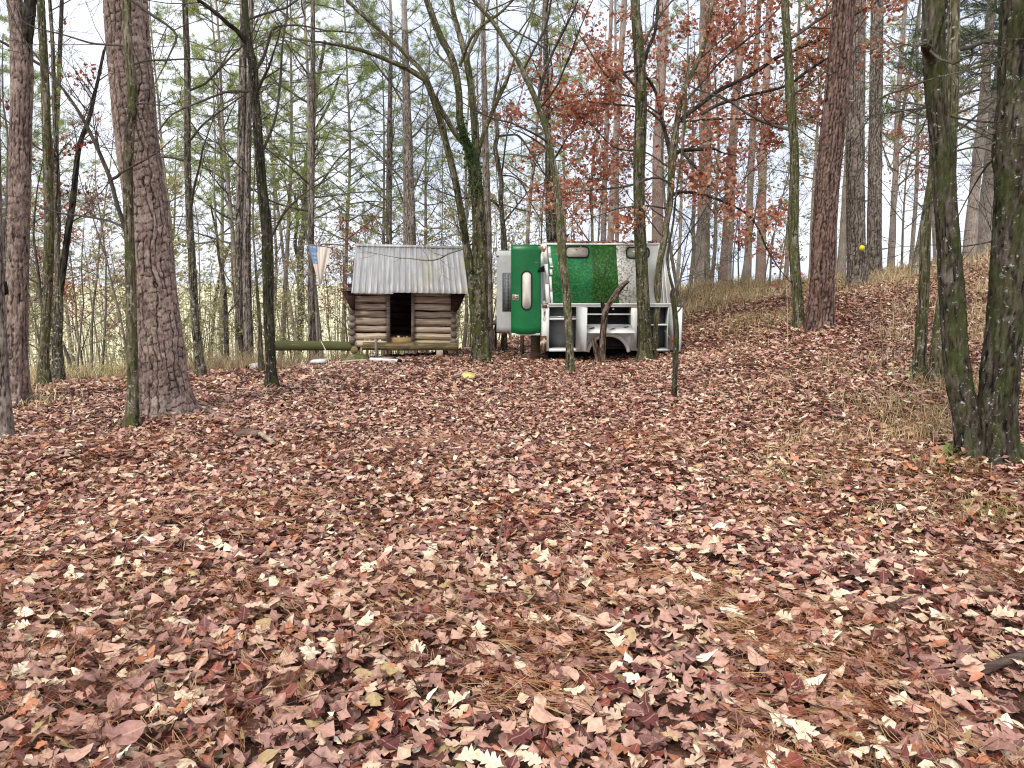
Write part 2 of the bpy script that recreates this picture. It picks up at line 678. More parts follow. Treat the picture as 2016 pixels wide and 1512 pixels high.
def litter_zone(n, y0, y1, shapes, lmin, lmax, h, pale=1.0, xmin=None, tiltsd=.2):
    p = scatter(n, y0, y1, rng, xmin=xmin)
    z = ground(p[:, 0], p[:, 1])
    # grassy bank and thin spots keep fewer leaves
    sh = rng.integers(0, len(shapes), n)
    for k_, rows in enumerate(shapes):
        m = sh == k_
        K = int(m.sum())
        pos = np.stack([p[m, 0], p[m, 1], z[m] + .012 + rng.random(K) ** 1.6 * h], 1)
        w = PW.copy()
        w[5:7] *= pale
        ci = rng.choice(len(PW), K, p=w / w.sum())
        # drifts of similar leaves
        dr = vnoise(np.stack([pos[:, 0] * .8, pos[:, 1] * .8, np.full(K, 3.3)], 1))[:, None]
        col = PC[ci] * (.84 + .32 * rng.random((K, 1))) * (.86 + .28 * dr)
        col[:, 3] = 1
        leaves(litter, rows, pos, rng.uniform(lmin, lmax, K), rng.uniform(0, 6.28, K), rng.normal(0, tiltsd, K), rng.normal(0, tiltsd, K),
               rng.normal(.12, .36, K), rng.normal(-.05, .34, K), col, rng)


litter_zone(11500, 1.3, 3.4, [MIDOAK, OAK_WHITE, MIDOV, LANCE, MIDOAK, OAK_RED, MIDOV], .035, .10, .06, .8, tiltsd=.28)
litter_zone(24000, 3.4, 6.0, [MIDOAK, MIDOV, LOWOAK, MIDOAK], .035, .095, .06, tiltsd=.28)
litter_zone(46000, 6.0, 10.0, [LOWOAK, TINY, MIDOV, TINY2], .04, .09, .06, tiltsd=.28)
litter_zone(82000, 10.0, 16.5, [TINY, TINY2], .045, .095, .06, tiltsd=.3)
litter_zone(20000, 16.5, 25.0, [TINY], .08, .14, .06, xmin=-3.0, tiltsd=.3)
lit = litter.build('leaf_litter', MAT['leaf'])
tag(lit, 'thick carpet of fallen brown and pinkish oak leaves over the ground', 'leaf litter', kind='stuff')

# the largest single leaves lying on top, each its own piece of the ground
fr = np.random.default_rng(5)
variants = []
for i in range(26):
    mb = MB()
    rows = [OAK_RED, OAK_WHITE, OVATE, OAK_RED, OAK_WHITE][i % 5]
    ci = fr.choice([0, 1, 3, 4, 5, 6, 3, 5, 7, 1, 4])
    col = np.array([PC[ci] * fr.uniform(.9, 1.1)])
    col[:, 3] = 1
    leaves(mb, rows, np.zeros((1, 3)), np.array([fr.uniform(.075, .125)]), np.zeros(1), np.zeros(1), np.zeros(1),
           np.array([fr.normal(.15, .32)]), np.array([fr.normal(-.1, .3)]), col, fr, .04)
    variants.append(mb.data('fallen_leaf', MAT['leaf']))
pp = scatter(300, 2.15, 4.3, fr, fx=.68, mx_=.05)
zz = ground(pp[:, 0], pp[:, 1])
for i in range(300):
    o = bpy.data.objects.new('fallen_leaf', variants[int(fr.integers(len(variants)))])
    o.location = (pp[i, 0], pp[i, 1], zz[i] + .055 + fr.random() * .02)
    o.rotation_euler = (fr.normal(0, .22), fr.normal(0, .22), fr.uniform(0, 6.28))
    COL.objects.link(o)
    o.parent = floor

# pine needles lying among the leaves
nd = MB()
for (n, y0, y1, w) in ((9500, 1.3, 4.0, .0012), (5500, 4.0, 7.5, .002)):
    p = scatter(n, y0, y1, rng)
    cl = vnoise(np.stack([p[:, 0] * 1.6, p[:, 1] * 1.6, np.full(n, 9.1)], 1))
    p = p[cl > .36]
    n = len(p)
    z = ground(p[:, 0], p[:, 1]) + .02 + rng.random(n) * .075
    yaw0 = rng.uniform(0, 6.28, n) * .5 + vnoise(np.stack([p[:, 0], p[:, 1], np.full(n, 1.1)], 1)) * 5
    cc = np.array([lin(176, 112, 74), lin(198, 150, 108), lin(140, 78, 52), lin(208, 176, 132)])[rng.integers(0, 4, n)]
    for b in range(3):
        yaw = yaw0 + rng.normal(0, .16, n)
        Ln = rng.uniform(.10, .19, n)
        d = np.stack([np.cos(yaw), np.sin(yaw), rng.normal(0, .16, n)], 1)
        s = np.stack([-np.sin(yaw), np.cos(yaw), 0 * yaw], 1) * w
        a = np.stack([p[:, 0], p[:, 1], z], 1)
        bend = np.stack([-np.sin(yaw), np.cos(yaw), 0 * yaw + .3], 1) * rng.normal(0, .012, n)[:, None]
        m_ = a + d * (Ln * .5)[:, None] + bend
        e = a + d * Ln[:, None]
        up = np.array([0, 0, w])
        v = np.stack([a - s, a + s + up, m_ - s, m_ + s + up, e - s * .4, e + s * .4], 1).reshape(-1, 3)
        o6 = (np.arange(n) * 6)[:, None]
        q = np.concatenate([o6 + [0, 1, 3, 2], o6 + [2, 3, 5, 4]])
        nd.add(v, q, None, None, np.repeat(cc, 6, axis=0))
tag(nd.build('pine_needles', MAT['needle']), 'rusty fallen pine needles strewn over the leaves', 'pine needles', kind='stuff')


# ------------------------------------------------------------------ grass
def grass_patch(mb, pts, rng, h0, h1, nb, w, pal, lean=.9, spread=.09):
    n = len(pts)
    z = ground(pts[:, 0], pts[:, 1])
    hs = rng.uniform(h0, h1, n)
    for b in range(nb):
        yaw = rng.uniform(0, 6.28, n)
        h = hs * rng.uniform(.55, 1.15, n)
        ln = np.abs(rng.normal(lean, .35, n)) * h
        bx = pts[:, 0] + rng.normal(0, spread, n)
        by = pts[:, 1] + rng.normal(0, spread, n)
        d = np.stack([np.cos(yaw), np.sin(yaw), 0 * yaw], 1)
        s = np.stack([-np.sin(yaw), np.cos(yaw), 0 * yaw], 1) * (w * rng.uniform(.6, 1.3, n))[:, None]
        a = np.stack([bx, by, z - .01], 1)
        up = np.array([0, 0, 1.0])
        m1 = a + d * (ln * .22)[:, None] + up * (h * .55)[:, None]
        m2 = a + d * (ln * .6)[:, None] + up * (h * .85)[:, None]
        e = a + d * (ln * 1.05)[:, None] + up * (h * rng.uniform(.55, 1.0, n))[:, None]
        v = np.stack([a - s, a + s, m1 - s * .9, m1 + s * .9, m2 - s * .6, m2 + s * .6, e], 1).reshape(-1, 3)
        o7 = (np.arange(n) * 7)[:, None]
        q = np.concatenate([o7 + [0, 1, 3, 2], o7 + [2, 3, 5, 4]])
        t = o7 + [4, 5, 6]
        col = np.array(pal)[rng.integers(0, len(pal), n)] * rng.uniform(.8, 1.15, (n, 1))
        mb.add(v, q, t, None, np.repeat(col, 7, axis=0))


STRAW = [lin(220, 198, 152), lin(202, 176, 128), lin(234, 218, 180), lin(182, 152, 112), lin(196, 184, 128)]
GREENY = [lin(150, 150, 82), lin(176, 168, 104), lin(122, 134, 66), lin(198, 184, 126)]
DULL = [lin(178, 154, 120), lin(200, 178, 140), lin(150, 124, 98), lin(186, 172, 124)]


def disc(n, cx, cy, rx, ry, rng):
    a = rng.uniform(0, 6.28, n)
    r = np.sqrt(rng.random(n))
    return np.stack([cx + rx * r * np.cos(a), cy + ry * r * np.sin(a)], 1)


gr = MB()
g2 = np.random.default_rng(21)
for (u, v, rx, ry, n, h0, h1, pal) in (
        (1560, 880, .9, .5, 50, .05, .15, STRAW), (1700, 870, .8, .5, 60, .06, .18, STRAW), (1840, 850, .6, .4, 60, .08, .22, STRAW),
        (1700, 930, 1.0, .35, 56, .05, .16, GREENY), (1560, 960, .6, .3, 30, .05, .12, STRAW), (1850, 1010, .5, .3, 34, .06, .16, STRAW),
        (1985, 1030, .22, .16, 20, .08, .18, GREENY), (1790, 790, .7, .5, 60, .1, .24, STRAW), (1950, 780, .8, .8, 60, .15, .32, STRAW),
        (1880, 660, 1.0, 1.2, 80, .15, .35, STRAW), (1740, 720, .9, .9, 46, .1, .25, STRAW), (1950, 590, 1.5, 1.5, 120, .2, .42, STRAW),
        (1600, 770, 1.1, .8, 60, .06, .18, STRAW), (1480, 760, .8, .6, 34, .06, .16, STRAW), (1450, 700, 1.0, .8, 24, .08, .2, STRAW),
        (1158, 968, .08, .06, 12, .04, .09, GREENY), (1340, 890, .1, .08, 10, .04, .08, GREENY), (1000, 1340, .06, .05, 4, .04, .08, GREENY),
        (600, 900, .08, .08, 4, .04, .08, STRAW), (120, 1100, .25, .2, 8, .04, .1, STRAW), (300, 1090, .25, .2, 8, .04, .1, STRAW),
        (1800, 560, 2.0, 1.5, 120, .18, .4, STRAW), (1640, 560, 1.5, 1.2, 70, .15, .35, STRAW), (1980, 900, .3, .25, 24, .06, .16, GREENY),
        (1880, 925, .22, .16, 22, .06, .16, GREENY), (1760, 850, .5, .5, 24, .06, .16, STRAW),
        (1500, 650, 1.1, 1.0, 46, .1, .24, GREENY), (1420, 640, 1.0, .8, 50, .1, .25, STRAW), (1560, 620, 1.2, 1.0, 60, .12, .3, STRAW)):
    c0 = G(u, v)
    grass_patch(gr, disc(n, c0[0], c0[1], rx, ry, g2), g2, h0, h1, 9, .0026, pal)
# straw fringe along the bank's crest and brush behind it
for (u0, u1, v0, Ya, Yb, n, h0, h1, pal) in (
        (1335, 1600, 0, 16.8, 20.5, 240, .1, .34, STRAW), (1340, 1580, 0, 19.5, 23, 260, .2, .55, DULL), (1560, 1780, 0, 17.5, 22.5, 150, .1, .35, STRAW),
        (1700, 2050, 0, 17, 23, 240, .12, .42, STRAW), (1180, 1400, 0, 18, 22, 200, .3, .6, DULL)):
    Y = g2.uniform(Ya, Yb, n)
    u = g2.uniform(u0, u1, n)
    x = (u - 1008) / FPX * Y
    grass_patch(gr, np.stack([x, Y], 1), g2, h0, h1, 10, .006, pal, spread=.16)
# left edge of the clearing
for (u0, u1, Ya, Yb, n, h0, h1, pal) in ((-120, 330, 11.4, 14.5, 420, .14, .38, STRAW + GREENY), (-100, 520, 13.5, 18, 420, .25, .65, DULL),
                                         (330, 560, 12.6, 15, 160, .15, .4, DULL), (540, 720, 16, 19, 150, .15, .45, DULL), (-60, 120, 9, 11.5, 60, .1, .25, STRAW)):
    Y = g2.uniform(Ya, Yb, n)
    u = g2.uniform(u0, u1, n)
    grass_patch(gr, np.stack([(u - 1008) / FPX * Y, Y], 1), g2, h0, h1, 9, .005, pal, spread=.14)
tag(gr.build('dry_grass', MAT['grass']), 'straw-coloured and greenish grass tufts along the bank and clearing edge', 'grass', kind='stuff')

# twigs and crumbs of bark lying in the litter
tw = MB()
tr_ = np.random.default_rng(61)
for (n, y0, y1, r0) in ((260, 1.5, 4.5, .0022), (320, 4.5, 9, .0035), (260, 9, 15, .006)):
    p = scatter(n, y0, y1, tr_)
    z = ground(p[:, 0], p[:, 1]) + .045
    for i in range(n):
        L = tr_.uniform(.06, .3) * (1 + y0 * .06)
        a_ = tr_.uniform(0, 6.28)
        b0 = np.array([p[i, 0], p[i, 1], z[i] + tr_.uniform(0, .03)])
        d0 = np.array([math.cos(a_), math.sin(a_), tr_.normal(0, .12)]) * L
        tw.tube(np.array([b0, b0 + d0 * .5 + tr_.normal(0, .012, 3), b0 + d0]), np.array([r0 * 1.3, r0, r0 * .6]), 4, c=np.array(lin(96, 76, 64)) * tr_.uniform(.5, 1.6))
tag(tw.build('fallen_twigs', MAT['needle']), 'small broken twigs scattered through the fallen leaves', 'twigs', kind='stuff')
# ------------------------------------------------------------------ materials for the built things
def mat_log(name, a, b, c_, moss=.0):
    k = M(name, .85, .2)
    n = k.noise(1.0, 6, k.mapped((2.2, 42, 42)), .65)
    cr_ = k.noise(1.0, 3, k.mapped((1.2, 90, 90)))
    r = k.rnd()
    tone = k.math('ADD', k.math('MULTIPLY', n, .9), k.math('MULTIPLY', k.math('SUBTRACT', r, .5), .22))
    c = k.ramp(tone, [(.28, a), (.48, b), (.72, c_)])
    c = k.mix(k.ramp(cr_, [(.30, .75), (.37, 0.0)]), c, tuple(x * .35 for x in a[:3]) + (1,))
    if moss:
        m = k.ramp(k.noise(3.5, 5, k.mapped((1, 2, 2)), .7), [(.62 - moss * .4, 0.0), (.78 - moss * .4, 1.0)])
        c = k.mix(m, c, k.mix(k.noise(50, 3), (.06, .066, .022, 1), (.13, .135, .055, 1)))
    k.base(c)
    k.bump(n, .5, .012)
    return k.m


MAT['log'] = mat_log('weathered_log', lin(134, 114, 98), lin(206, 186, 164), lin(244, 232, 212))
MAT['log_pale'] = mat_log('pale_weathered_log', lin(150, 128, 104), lin(208, 188, 156), lin(236, 222, 194))
MAT['log_moss'] = mat_log('mossy_log', lin(74, 66, 44), lin(124, 112, 78), lin(176, 164, 124), moss=.75)
MAT['log_halfmoss'] = mat_log('sill_log_wood', lin(94, 78, 54), lin(156, 136, 98), lin(206, 186, 140), moss=.4)
MAT['board'] = mat_log('weathered_board', lin(84, 72, 64), lin(128, 114, 104), lin(174, 160, 146))
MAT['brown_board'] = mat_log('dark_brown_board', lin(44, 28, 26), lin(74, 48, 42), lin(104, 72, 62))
MAT['tan_board'] = mat_log('tan_board', lin(134, 104, 62), lin(190, 158, 106), lin(222, 196, 146))


def mat_metal_roof():
    k = M('weathered_roof_metal', .5, .4)
    k.b.inputs['Metallic'].default_value = .35
    st = k.noise(1.0, 5, k.mapped((26, 1.2, 1.2)), .6)
    big = k.noise(1.3, 4)
    c = k.ramp(st, [(.3, lin(150, 147, 142)), (.5, lin(178, 175, 170)), (.7, lin(206, 204, 200))])
    gm = k.ramp(big, [(.42, 0.0), (.66, .75)])
    x = k.sep(k.coord())[0]
    rightish = k.ramp(k.math('ADD', k.math('MULTIPLY', x, .38), .42), [(.35, .12), (.62, 1.0)])
    c = k.mix(k.math('MULTIPLY', gm, rightish), c, lin(160, 152, 104))
    sp = k.ramp(k.noise(60, 3), [(.66, 0.0), (.74, .6)])
    c = k.mix(sp, c, lin(232, 230, 220))
    k.base(c)
    return k.m


MAT['roof_metal'] = mat_metal_roof()
MAT['dark_gap'] = simple('old_dirt', lin(40, 32, 26), .95, .1)


# ------------------------------------------------------------------ log cabin
CY = 15.5                                   # front wall
c_mid = P(794, 686, CY)
CX, CZ = c_mid[0], c_mid[2]
cabin = empty('log_cabin', (CX, CY, CZ), 'small log cabin with ribbed metal roof and open dark doorway', 'cabin')
cabin.rotation_euler = (0, math.radians(1.2), math.radians(8.0))
CMAT = np.array(cabin.rotation_euler.to_matrix())
cabin_o = np.array([CX, CY, CZ])


def cl(u, v, Y):
    return P(u, v, Y) - cabin_o


hw = (P(897, 640, CY)[0] - P(690, 640, CY)[0]) / 2          # half width of the wall
pitch_z = 0.149
row_z = [0.10 + pitch_z * i for i in range(8)]
lr = np.random.default_rng(3)


def log_mesh(p0, p1, r, seed, sides=14, taper=.0):
    n = max(4, int(np.linalg.norm(np.subtract(p1, p0)) / .09))
    t = np.linspace(0, 1, n + 1)[:, None]
    p = np.asarray(p0, float) * (1 - t) + np.asarray(p1, float) * t
    rr = r * (1 - taper * t[:, 0]) * (1 + .10 * (vnoise(np.stack([t[:, 0] * 7 + seed, 0 * t[:, 0] + seed * 3.1, 0 * t[:, 0]], 1)) - .5))
    p[:, 2] += .022 * (vnoise(np.stack([t[:, 0] * 3 + seed * 1.7, 0 * t[:, 0], 0 * t[:, 0] + 5], 1)) - .5)
    mb = MB()
    mb.tube(p, rr, sides, cap=True)
    return mb


xl_door, xr_door = cl(764, 640, CY)[0], cl(812, 640, CY)[0]
for i, z in enumerate(row_z):
    mat = MAT['log_pale'] if i <= 1 else MAT['log']  # lowest logs paler: sunlight reaching below the eave put into their colour
    rL = .067 + lr.normal(0, .003)
    log_mesh((-hw, 0, z), (xl_door - .005, 0, z + lr.normal(0, .006)), rL, i).build('wall_log', mat, cabin)
    log_mesh((xr_door + .005, 0, z + lr.normal(0, .008)), (hw, 0, z), rL, i + 20).build('wall_log', mat, cabin)
    log_mesh((-hw, 2.1, z), (hw, 2.1, z), .084, i + 40, 10).build('wall_log', MAT['brown_board'], cabin)  # smoke-dark brown, with the unlit interior's shade put into the colour too
for i in range(8):
    z = row_z[i] + pitch_z * .5 - .02
    for s in (-1, 1):
        log_mesh((s * (hw - .05), -.10 - .03 * lr.random(), z), (s * (hw - .05), 2.2, z), .066, i + 60 + s, 12).build('side_log', MAT['board'], cabin)
eave_y, eave_z = -.50, cl(790, 578, CY - .5)[2]
ridge_y = 1.10
ridge_z = cl(800, 485, CY + 1.1)[2]
# gable ends
for s in (-1, 1):
    for j in range(6):
        z = 1.30 + j * .15
        half = -.1 + (ridge_z - .13 - z) / ((ridge_z - eave_z) / 1.6)
        if half < .08:
            continue
        log_mesh((s * (hw - .1), 1.05 - half, z), (s * (hw - .1), 1.05 + half, z), .084, j + 90 + s, 10).build('gable_log', MAT['board'], cabin)
# flared brackets under the eaves on either side of the front
mb = MB()
for s, uu in ((-1, (672, 690)), (1, (913, 899))):
    a = cl(uu[0], 574, CY - .08)
    b = cl(uu[1], 610, CY - .08)
    x_in = s * (hw - .12)
    loop = [(x_in, -.24, a[2]), (a[0], -.24, a[2]), (b[0] + s * .0, -.24, b[2] + .03), (b[0] - s * .05, -.24, b[2] - .02), (x_in, -.24, b[2])]
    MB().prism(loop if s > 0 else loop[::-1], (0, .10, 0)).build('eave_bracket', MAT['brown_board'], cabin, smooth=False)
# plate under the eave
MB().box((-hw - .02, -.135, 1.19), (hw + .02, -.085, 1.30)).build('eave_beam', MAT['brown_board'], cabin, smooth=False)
# door frame
zb = cl(780, 676, CY)[2]
MB().box((cl(760.5, 640, CY)[0], -.125, zb), (cl(767.5, 640, CY)[0], .10, 1.25)).build('door_frame_post', MAT['board'], cabin, smooth=False)
MB().box((cl(808.5, 640, CY)[0], -.125, zb), (cl(814.5, 640, CY)[0], .10, 1.25)).build('door_frame_post', MAT['board'], cabin, smooth=False)
zs = cl(780, 664.5, CY)[2]
MB().box((cl(767.5, 640, CY)[0] + .002, -.06, .03), (cl(808.5, 640, CY)[0] - .002, .02, zs)).build('door_sill', MAT['tan_board'], cabin, smooth=False)
MB().box((-hw + .1, .03, zs - .05), (hw - .1, 2.02, zs - .02)).build('cabin_floor', MAT['board'], cabin, smooth=False)
# step of rotten wood before the door
MB().hexa([(cl(762, 0, CY)[0], -.20, .02), (cl(812, 0, CY)[0], -.20, .02), (cl(812, 0, CY)[0], -.061, .02), (cl(762, 0, CY)[0], -.061, .02),
           (cl(764, 0, CY)[0], -.18, .105), (cl(811, 0, CY)[0], -.18, .085), (cl(811, 0, CY)[0], -.061, .125), (cl(763, 0, CY)[0], -.061, .125)]
          ).build('step_board', MAT['tan_board'], cabin, smooth=False)
# sill log along the front
log_mesh((cl(698, 0, CY)[0], -.21, .055), (cl(893, 0, CY)[0], -.21, .065), .082, 7.7, 16).build('sill_log', MAT['log_halfmoss'], cabin)
for s in (-1, 1):
    log_mesh((s * (hw - .10), -.26, -.02), (s * (hw - .10), 2.2, -.02), .075, 3 + s, 12).build('sill_log', MAT['log_halfmoss'], cabin)

# roof: ribbed sheets
xr0, xr1 = cl(684, 578, CY - .5)[0], cl(921, 578, CY - .5)[0]


def ribbed(x0, x1, y0, z0, y1, z1, lift):
    per = .117
    n = int(round((x1 - x0) / per))
    xs, hs = [], []
    for i in range(n):
        a = x0 + (x1 - x0) * i / n
        w = (x1 - x0) / n
        xs += [a, a + w * .08, a + w * .14, a + w * .22, a + w * .28]
        hs += [0, 0, .013, .013, 0]
    xs.append(x1)
    hs.append(0)
    xs, hs = np.array(xs), np.array(hs)
    d = np.array([0, y1 - y0, z1 - z0])
    d /= np.linalg.norm(d)
    nrm = np.array([0, -d[2], d[1]])
    if nrm[2] < 0:
        nrm = -nrm
    mb = MB()
    m = len(xs)
    rows = []
    T = np.linspace(0, 1, 5)
    for off in (lift, lift - .003):
        for t in T:
            base = np.array([0, y0 + (y1 - y0) * t, z0 + (z1 - z0) * t])
            rows.append(np.stack([xs, np.zeros(m), np.zeros(m)], 1) + base + nrm * (hs + off)[:, None])
    v = np.concatenate(rows)
    q = []
    for r in range(4):
        for i in range(m - 1):
            a = r * m + i
            q.append((a, a + 1, a + m + 1, a + m))
            b = a + 5 * m
            q.append((b, b + m, b + m + 1, b + 1))
    for i in range(m - 1):
        q.append((i, 5 * m + i, 5 * m + i + 1, i + 1))
        a, b = 4 * m + i, 9 * m + i
        q.append((a, a + 1, b + 1, b))
    for i in (0, m - 1):
        for r in range(4):
            a, b = r * m + i, (r + 5) * m + i
            q.append((a, a + m, b + m, b))
    mb.add(v, q)
    return mb


W3 = (xr1 - xr0) / 3
for i in range(3):
    lift = .012 + .005 * (i % 2)
    ribbed(xr0 + i * W3 - .02 * (i > 0), xr0 + (i + 1) * W3 + .02 * (i < 2), eave_y, eave_z + .012 * lr.normal(), ridge_y, ridge_z, lift).build(
        'roof_sheet', MAT['roof_metal'], cabin, smooth=False)
    ribbed(xr0 + i * W3 - .02 * (i > 0), xr0 + (i + 1) * W3 + .02 * (i < 2), 2 * ridge_y - eave_y, eave_z, ridge_y, ridge_z, lift).build(
        'roof_sheet', MAT['roof_metal'], cabin, smooth=False)
mb = MB()
mb.hexa([(xr0 - .02, ridge_y - .09, ridge_z - .025), (xr1 + .02, ridge_y - .09, ridge_z - .025), (xr1 + .02, ridge_y + .09, ridge_z - .025),
         (xr0 - .02, ridge_y + .09, ridge_z - .025),
         (xr0 - .02, ridge_y - .01, ridge_z + .035), (xr1 + .02, ridge_y - .01, ridge_z + .035), (xr1 + .02, ridge_y + .01, ridge_z + .035),
         (xr0 - .02, ridge_y + .01, ridge_z + .035)])
mb.build('ridge_cap', MAT['roof_metal'], cabin, smooth=False)
# purlins poking out at the gable
for (y, dz) in ((.12, 0), (.60, 0), (-.30, 0), (1.6, 0), (2.1, 0)):
    z = eave_z + (ridge_z - eave_z) * ((y if y < ridge_y else 2 * ridge_y - y) - eave_y) / (ridge_y - eave_y) - .045
    MB().box((xr0 - .13 * (y < .7), y - .03, z - .025), (xr1 - .02, y + .03, z + .022)).build('roof_purlin', MAT['board'], cabin, smooth=False)
# bits of debris at the doorway are separate things
jr = np.random.default_rng(31)
for (u, v, w, h, m, sl) in ((771, 663, 5, 3, 'log_pale', 'small pale scrap at the left end of the cabin door sill'), (780, 661, 6, 5, 'log', 'tallest blocky scrap on the cabin door sill'),
                            (791, 663, 5, 3, 'tan_board', 'tan scrap in the middle of the cabin door sill'), (797, 662, 4, 4, 'log_pale', 'narrow pale scrap right of the middle of the cabin door sill'),
                            (804, 663, 8, 2, 'log_pale', 'long flat pale scrap at the right end of the cabin door sill')):
    s = px(v, CY)
    q0 = cabin_o + CMAT @ np.array([(u - 789) * s, .09, zs - .02])
    x_, y_, zt = q0
    mb = MB()
    mb.hexa([(x_ - w * s / 2, y_ - .05, zt), (x_ + w * s / 2, y_ - .06, zt), (x_ + w * s / 2, y_ + .06, zt), (x_ - w * s / 2, y_ + .04, zt),
             (x_ - w * s * .4, y_ - .04, zt + h * s), (x_ + w * s * .42, y_ - .03, zt + h * s * .8), (x_ + w * s * .4, y_ + .03, zt + h * s * .9), (x_ - w * s * .45, y_ + .02, zt + h * s)])
    o = mb.build('wood_scrap', MAT[m], None, (x_, y_, zt), smooth=False)
    tag(o, sl, 'scrap', 'scraps on the cabin door sill')

# the long mossy log running left from the cabin corner
a, b = P(540, 681, CY - .18), P(699, 681, CY - .15)
mo = log_mesh(a, b, .098, 4.2, 18)
o = mo.build('fallen_log', MAT['log_moss'], None, tuple((a + b) / 2))
tag(o, 'long horizontal log coated in green moss, running left from the cabin corner', 'log')

# ------------------------------------------------------------------ discarded utility truck body
TY = 14.8


def mat_truck_side():
    """upper side: green band fading to bare white, speckled with lichen and algae"""
    k = M('speckled_side_paint', .6, .3)
    xyz = k.sep(k.coord())
    wob = k.math('MULTIPLY', k.math('SUBTRACT', k.noise(2.0, 3), .5), .06)
    x = k.math('ADD', xyz[0], wob)
    tl = k.math('ADD', x, k.math('MULTIPLY', xyz[2], .05))
    green = k.math('LESS_THAN', tl, X_GREEN)
    teal = k.ramp(k.noise(2.6, 4, k.mapped((1.4, 1, .5))), [(.35, lin(10, 98, 50)), (.65, lin(26, 138, 84))])
    dk = k.ramp(k.math('SUBTRACT', x, X_GREEN - .62), [(.0, 0.0), (.08, 1.0)])
    gcol = k.mix(dk, teal, lin(30, 82, 24))
    whites = k.ramp(k.noise(3, 4), [(.3, lin(222, 222, 210)), (.7, lin(240, 240, 232))])
    c = k.mix(green, whites, gcol)
    sp = k.noise(25, 5, None, .75)
    dens = k.noise(2.2, 3)
    # pale lichen flecks over the green, thickest low down and to the right
    zr = k.ramp(k.math('ADD', k.math('MULTIPLY', xyz[2], -.35), .95), [(.1, 0.0), (.7, 1.0)])
    thr = k.math('ADD', k.math('MULTIPLY', zr, .10), k.math('MULTIPLY', dens, .10))
    fl = k.ramp(k.math('ADD', sp, thr), [(.60, 0.0), (.70, .75)])
    c1 = k.mix(k.math('MULTIPLY', fl, k.math('MULTIPLY', green, .85)), c, lin(104, 150, 76))
    fl2 = k.ramp(k.noise(25, 5, k.mapped((1, 1, 1), loc=(3, 5, 2)), .75), [(.50, 0.0), (.56, 1.0)])
    xw = k.ramp(k.math('SUBTRACT', X_GREEN + .62, x), [(.1, 0.0), (.5, 1.0)])
    wm = k.math('MULTIPLY', k.math('MULTIPLY', fl2, xw), k.math('SUBTRACT', 1.0, green))
    c2 = k.mix(k.math('MULTIPLY', wm, .85), c1, lin(104, 100, 62))
    fl3 = k.ramp(k.noise(28, 4, k.mapped((1, 1, 1), loc=(8, 1, 2)), .7), [(.52, 0.0), (.62, .5)])
    c3 = k.mix(k.math('MULTIPLY', fl3, green), c2, lin(12, 60, 24))
    k.base(c3)
    return k.m


xa = P(1066, 650, TY)[0]
xb = P(1320, 650, TY)[0]
T0 = np.array([(xa + xb) / 2, TY, P(1190, 692, TY)[2]])
X_GREEN = P(1226, 540, TY)[0] - T0[0]
truck = empty('utility_truck_body', T0, 'abandoned green and white utility truck body with its storage doors hanging open', 'truck body')
MAT['side_paint'] = mat_truck_side()
MAT['white_paint'] = simple('aged_white_paint', lin(242, 241, 232), .45, .4, var=.08, scale=7, dirt=lin(170, 152, 118), dirt_amt=-.1)
MAT['white_clean'] = simple('grey_white_paint', lin(226, 229, 222), .45, .4, var=.1, scale=6, dirt=lin(176, 170, 150), dirt_amt=-.1)
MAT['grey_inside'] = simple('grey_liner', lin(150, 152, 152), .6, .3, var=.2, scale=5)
MAT['dark_inside'] = simple('dark_grey_liner', lin(78, 76, 72), .8, .2, var=.3, scale=6)  # darker grey than the other liner, for tops, middle back, inner wall, floor
MAT['green_door'] = simple('green_door_paint', lin(4, 108, 54), .38, .5, var=.22, scale=3.2, dirt=lin(28, 110, 66), dirt_amt=.1)
MAT['rubber'] = simple('black_rubber', lin(28, 34, 30), .6, .3)
MAT['pane'] = simple('milky_pane', lin(186, 182, 166), .25, .5, var=.14, scale=4)
MAT['pane_dim'] = simple('algae_dimmed_pane', lin(150, 154, 128), .25, .5, var=.3, scale=5)
MAT['rust'] = simple('rusty_steel', lin(112, 78, 56), .9, .2, var=.5, scale=9, dirt=lin(206, 196, 178), dirt_amt=.35)
MAT['black'] = simple('black_steel', lin(24, 22, 20), .8, .2, var=.3)
MAT['steel'] = simple('grey_steel', lin(150, 152, 150), .4, .5, metal=.5)
MAT['red'] = simple('red_reflector', lin(196, 66, 40), .3, .5)


def tx(u, Y=TY): return P(u, 650, Y)[0] - T0[0]


def tz(v, Y=TY): return P(1190, v, Y)[2] - T0[2]


def tbox(name, u0, u1, v0, v1, y0, y1, mat, parent=truck):
    """box spanning photo columns u0..u1 and rows v0 (top)..v1 at the side's plane, y0..y1 local depth"""
    return MB().box((tx(u0), y0, tz(v1)), (tx(u1), y1, tz(v0))).build(name, MAT[mat], parent, smooth=False)


DEP = 2.05
# lower body skin
tbox('corner_post', 1066, 1081, 603, 691, 0, .10, 'white_paint')
tbox('top_rail', 1066, 1320, 600, 604.5, -.012, .05, 'white_paint')
tbox('drip_rail', 1079, 1321, 597.2, 599.8, -.035, .03, 'white_paint')
tbox('bottom_sill', 1081.2, 1149, 686.5, 692, -.006, .06, 'white_paint')
tbox('pillar', 1136, 1149, 604.7, 686.3, .001, .06, 'white_clean')
tbox('pillar', 1242, 1254, 604.7, 690, .001, .06, 'white_paint')
tbox('bottom_sill', 1254.2, 1320, 687, 691.5, -.004, .06, 'white_clean')
tbox('corner_post', 1314.5, 1320, 604.7, 686.8, 0, .10, 'white_clean')
